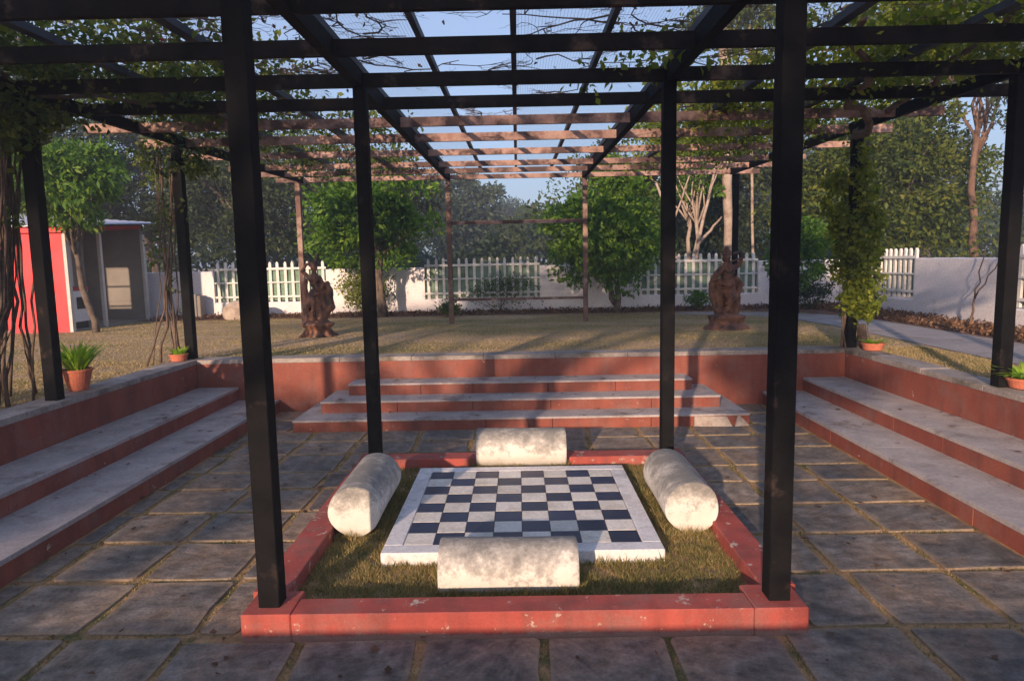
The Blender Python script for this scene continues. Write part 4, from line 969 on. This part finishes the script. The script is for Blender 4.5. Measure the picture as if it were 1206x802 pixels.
# bare white branches
t_ = thing('bare_tree', 'bare whitish forked branches behind the far wall between post and right statue', 'tree', (4.1, 14.2, Z0)); m_ = MB(); rr = random.Random(3)
for (a, b, r0) in (((4.35, 14.2, .6), (3.45, 14.1, 3.6), .06), ((4.4, 14.2, .6), (4.5, 14.1, 2.1), .08), ((4.5, 14.1, 2.1), (5.1, 14.2, 2.75), .045), ((4.5, 14.1, 2.1), (4.95, 14.3, 4.1), .05), ((3.5, 14, .6), (3.3, 14, 2.6), .05), ((3.9, 14.1, .6), (3.75, 14, 2.6), .04), ((3.8, 14.1, 2.5), (4.3, 14, 3.9), .03), ((4.75, 14.2, 3.2), (5.05, 14, 4.2), .025)):
    limb(m_, a, b, r0, r0*.5, 6, .02, 6, rr)
rel(m_, (4.1, 14.2, Z0)).build('trunk', M['palebark'], t_, smooth=True)
for (x, lab, r0) in ((5.52, 'thick pale eucalyptus trunk just behind the right statue post', .13), (6.15, 'thin pale trunk right of the statue post', .05)):
    t_ = thing('pale_tree', lab, 'tree', (x, 14.8, Z0)); m_ = MB(); rr = random.Random(int(x*10)); limb(m_, (x, 14.8, .6), (x-.25, 14.8, 7.5), r0*.75, r0*1.2 if r0 > .1 else r0*.7, 7, .006, 8, rr)
    rel(m_, (x, 14.8, Z0)).build('trunk', M['palebark'], t_, smooth=True)
    P, cc = crown_points((x-.25, 14.8, 8.2), (1.4, 1.2, 1.5), 3500, 40, .3, .25, 5); V, F = leaves(P-np.array((x, 14.8, Z0)), .12, .4, .5); link('crown', np_mesh('crown', V, F, M['leaf_mid']), t_)
# beyond the wall, left and centre
tree('broad_tree', 'dark hazy tree with bare forked limbs behind the leftmost fence panel', (-8.2, 19, Z0), (-8.3, 19, 4.3), (2.6, 2, 2.4), 17000, .15, 'leaf_dark', 'bark', tr=.13, nclump=110, shell=.3, clump=.24, seed=71, stems=2, twigs=1)
tree('broad_tree', 'dark tree just right of the red booth beyond the wall', (-11.8, 19.5, Z0), (-12.2, 19.5, 4.4), (2.9, 2.2, 2.5), 17000, .16, 'leaf_dark', tr=.17, nclump=110, shell=.3, clump=.24, seed=72, twigs=1)
tree('broad_tree', 'dark tree behind the left bushy mango tree', (-4.9, 21, Z0), (-5.2, 21, 3.9), (2.9, 2.2, 2.2), 17000, .17, 'leaf_dark', tr=.17, nclump=110, shell=.3, clump=.24, seed=73)
tree('broad_tree', 'tall dark tree above the red booth at the left edge', (-15.5, 17, Z0), (-14.6, 17, 6.2), (3.2, 2.2, 3.6), 20000, .16, 'leaf_dark', tr=.22, nclump=130, shell=.3, clump=.22, seed=74)
gfar = 'hazy trees in the far distance'
for i, (x, y, h, rx, lab) in enumerate(((-3.4, 40, 6.3, 3.0, 'hazy tree just right of the left bushy mango tree'), (-1.2, 66, 7.4, 4.4, 'bluish hazy tree in the far gap between the bushy trees'), (-9.5, 46, 7.5, 4.5, 'hazy tree far behind the left bushy mango tree'), (4.2, 70, 5.6, 4.0, 'pale hazy tree left of the right bushy tree'),
        (11.5, 52, 8.0, 5.0, 'hazy tree far behind the right bushy tree'), (-19, 45, 9.5, 5.5, 'far hazy tree behind the dark trees on the left'), (17, 42, 9.0, 5, 'far tree behind the pale trunks on the right'), (27, 45, 10, 6, 'far tree behind the right boundary wall'), (-30, 42, 10, 6, 'far tree beyond the red booth'))):
    tree('far_tree', lab, (x, y, Z0), (x, y, Z0+h*.55), (rx, rx*.7, h*.48), 12000, .32, 'leaf_far', tr=.3, nclump=90, shell=.3, clump=.26, seed=80+i, group=gfar, low=-1.2)
# shrub layer beyond the walls so that nothing bare shows over the wall top
g = np.random.default_rng(12); N = 60000
X = g.uniform(-45, 45, N); Y = g.uniform(24, 34, N); H = 2.6+.9*np.sin(X*.35)+.7*np.sin(X*.83+1); Zs = Z0+H*np.sqrt(g.uniform(0, 1, N))
V, F = leaves(np.stack((X, Y, Zs), 1), .30, .5, .1); tag(link('far_thicket', np_mesh('far_thicket', V, F, M['leaf_far'])), 'dark hazy thicket beyond the boundary wall', 'thicket', kind='stuff')

# unseen trees added behind the camera, crowns shaped to shade roof, posts, steps, wall
tree('added_shade_tree', 'unseen low flat-crowned shade tree added behind the viewpoint', (-7.5, -12, Z0), (-4.8, -11.5, 6.15), (7.0, 2.0, .85), 16000, .22, 'leaf_mid', tr=.25, nclump=150, shell=.1, clump=.25, seed=91, limbs=14)

tree('added_shade_tree', 'unseen small round shade tree added behind and left of the viewpoint', (-8.4, -11.8, Z0), (-8.3, -11.5, 3.3), (1.7, 1.0, 1.2), 7000, .14, 'leaf_mid', tr=.1, nclump=70, shell=.1, clump=.35, seed=92, limbs=8)
tree('added_shade_tree', 'unseen slim shade tree added directly behind the viewpoint', (-2.6, -11.9, Z0), (-2.55, -11.5, 4.5), (1.0, .8, .75), 3500, .14, 'leaf_mid', tr=.09, nclump=40, shell=.1, clump=.35, seed=93, limbs=7)

# ------------------------------------------------------------------ haze
m, t, b = newmat('morning_haze'); t.nodes.remove(b)
pv = t.nodes.new('ShaderNodeVolumePrincipled'); pv.inputs['Color'].default_value = (0.80, 0.88, 1.0, 1); pv.inputs['Density'].default_value = .0042; pv.inputs['Anisotropy'].default_value = .2
t.links.new(pv.outputs[0], t.nodes['Material Output'].inputs['Volume'])
mb = MB(); mb.box(-110, 110, -40, 130, -1.2, 16); hz = mb.build('haze', m); tag(hz, 'thin bluish morning haze', kind='stuff')
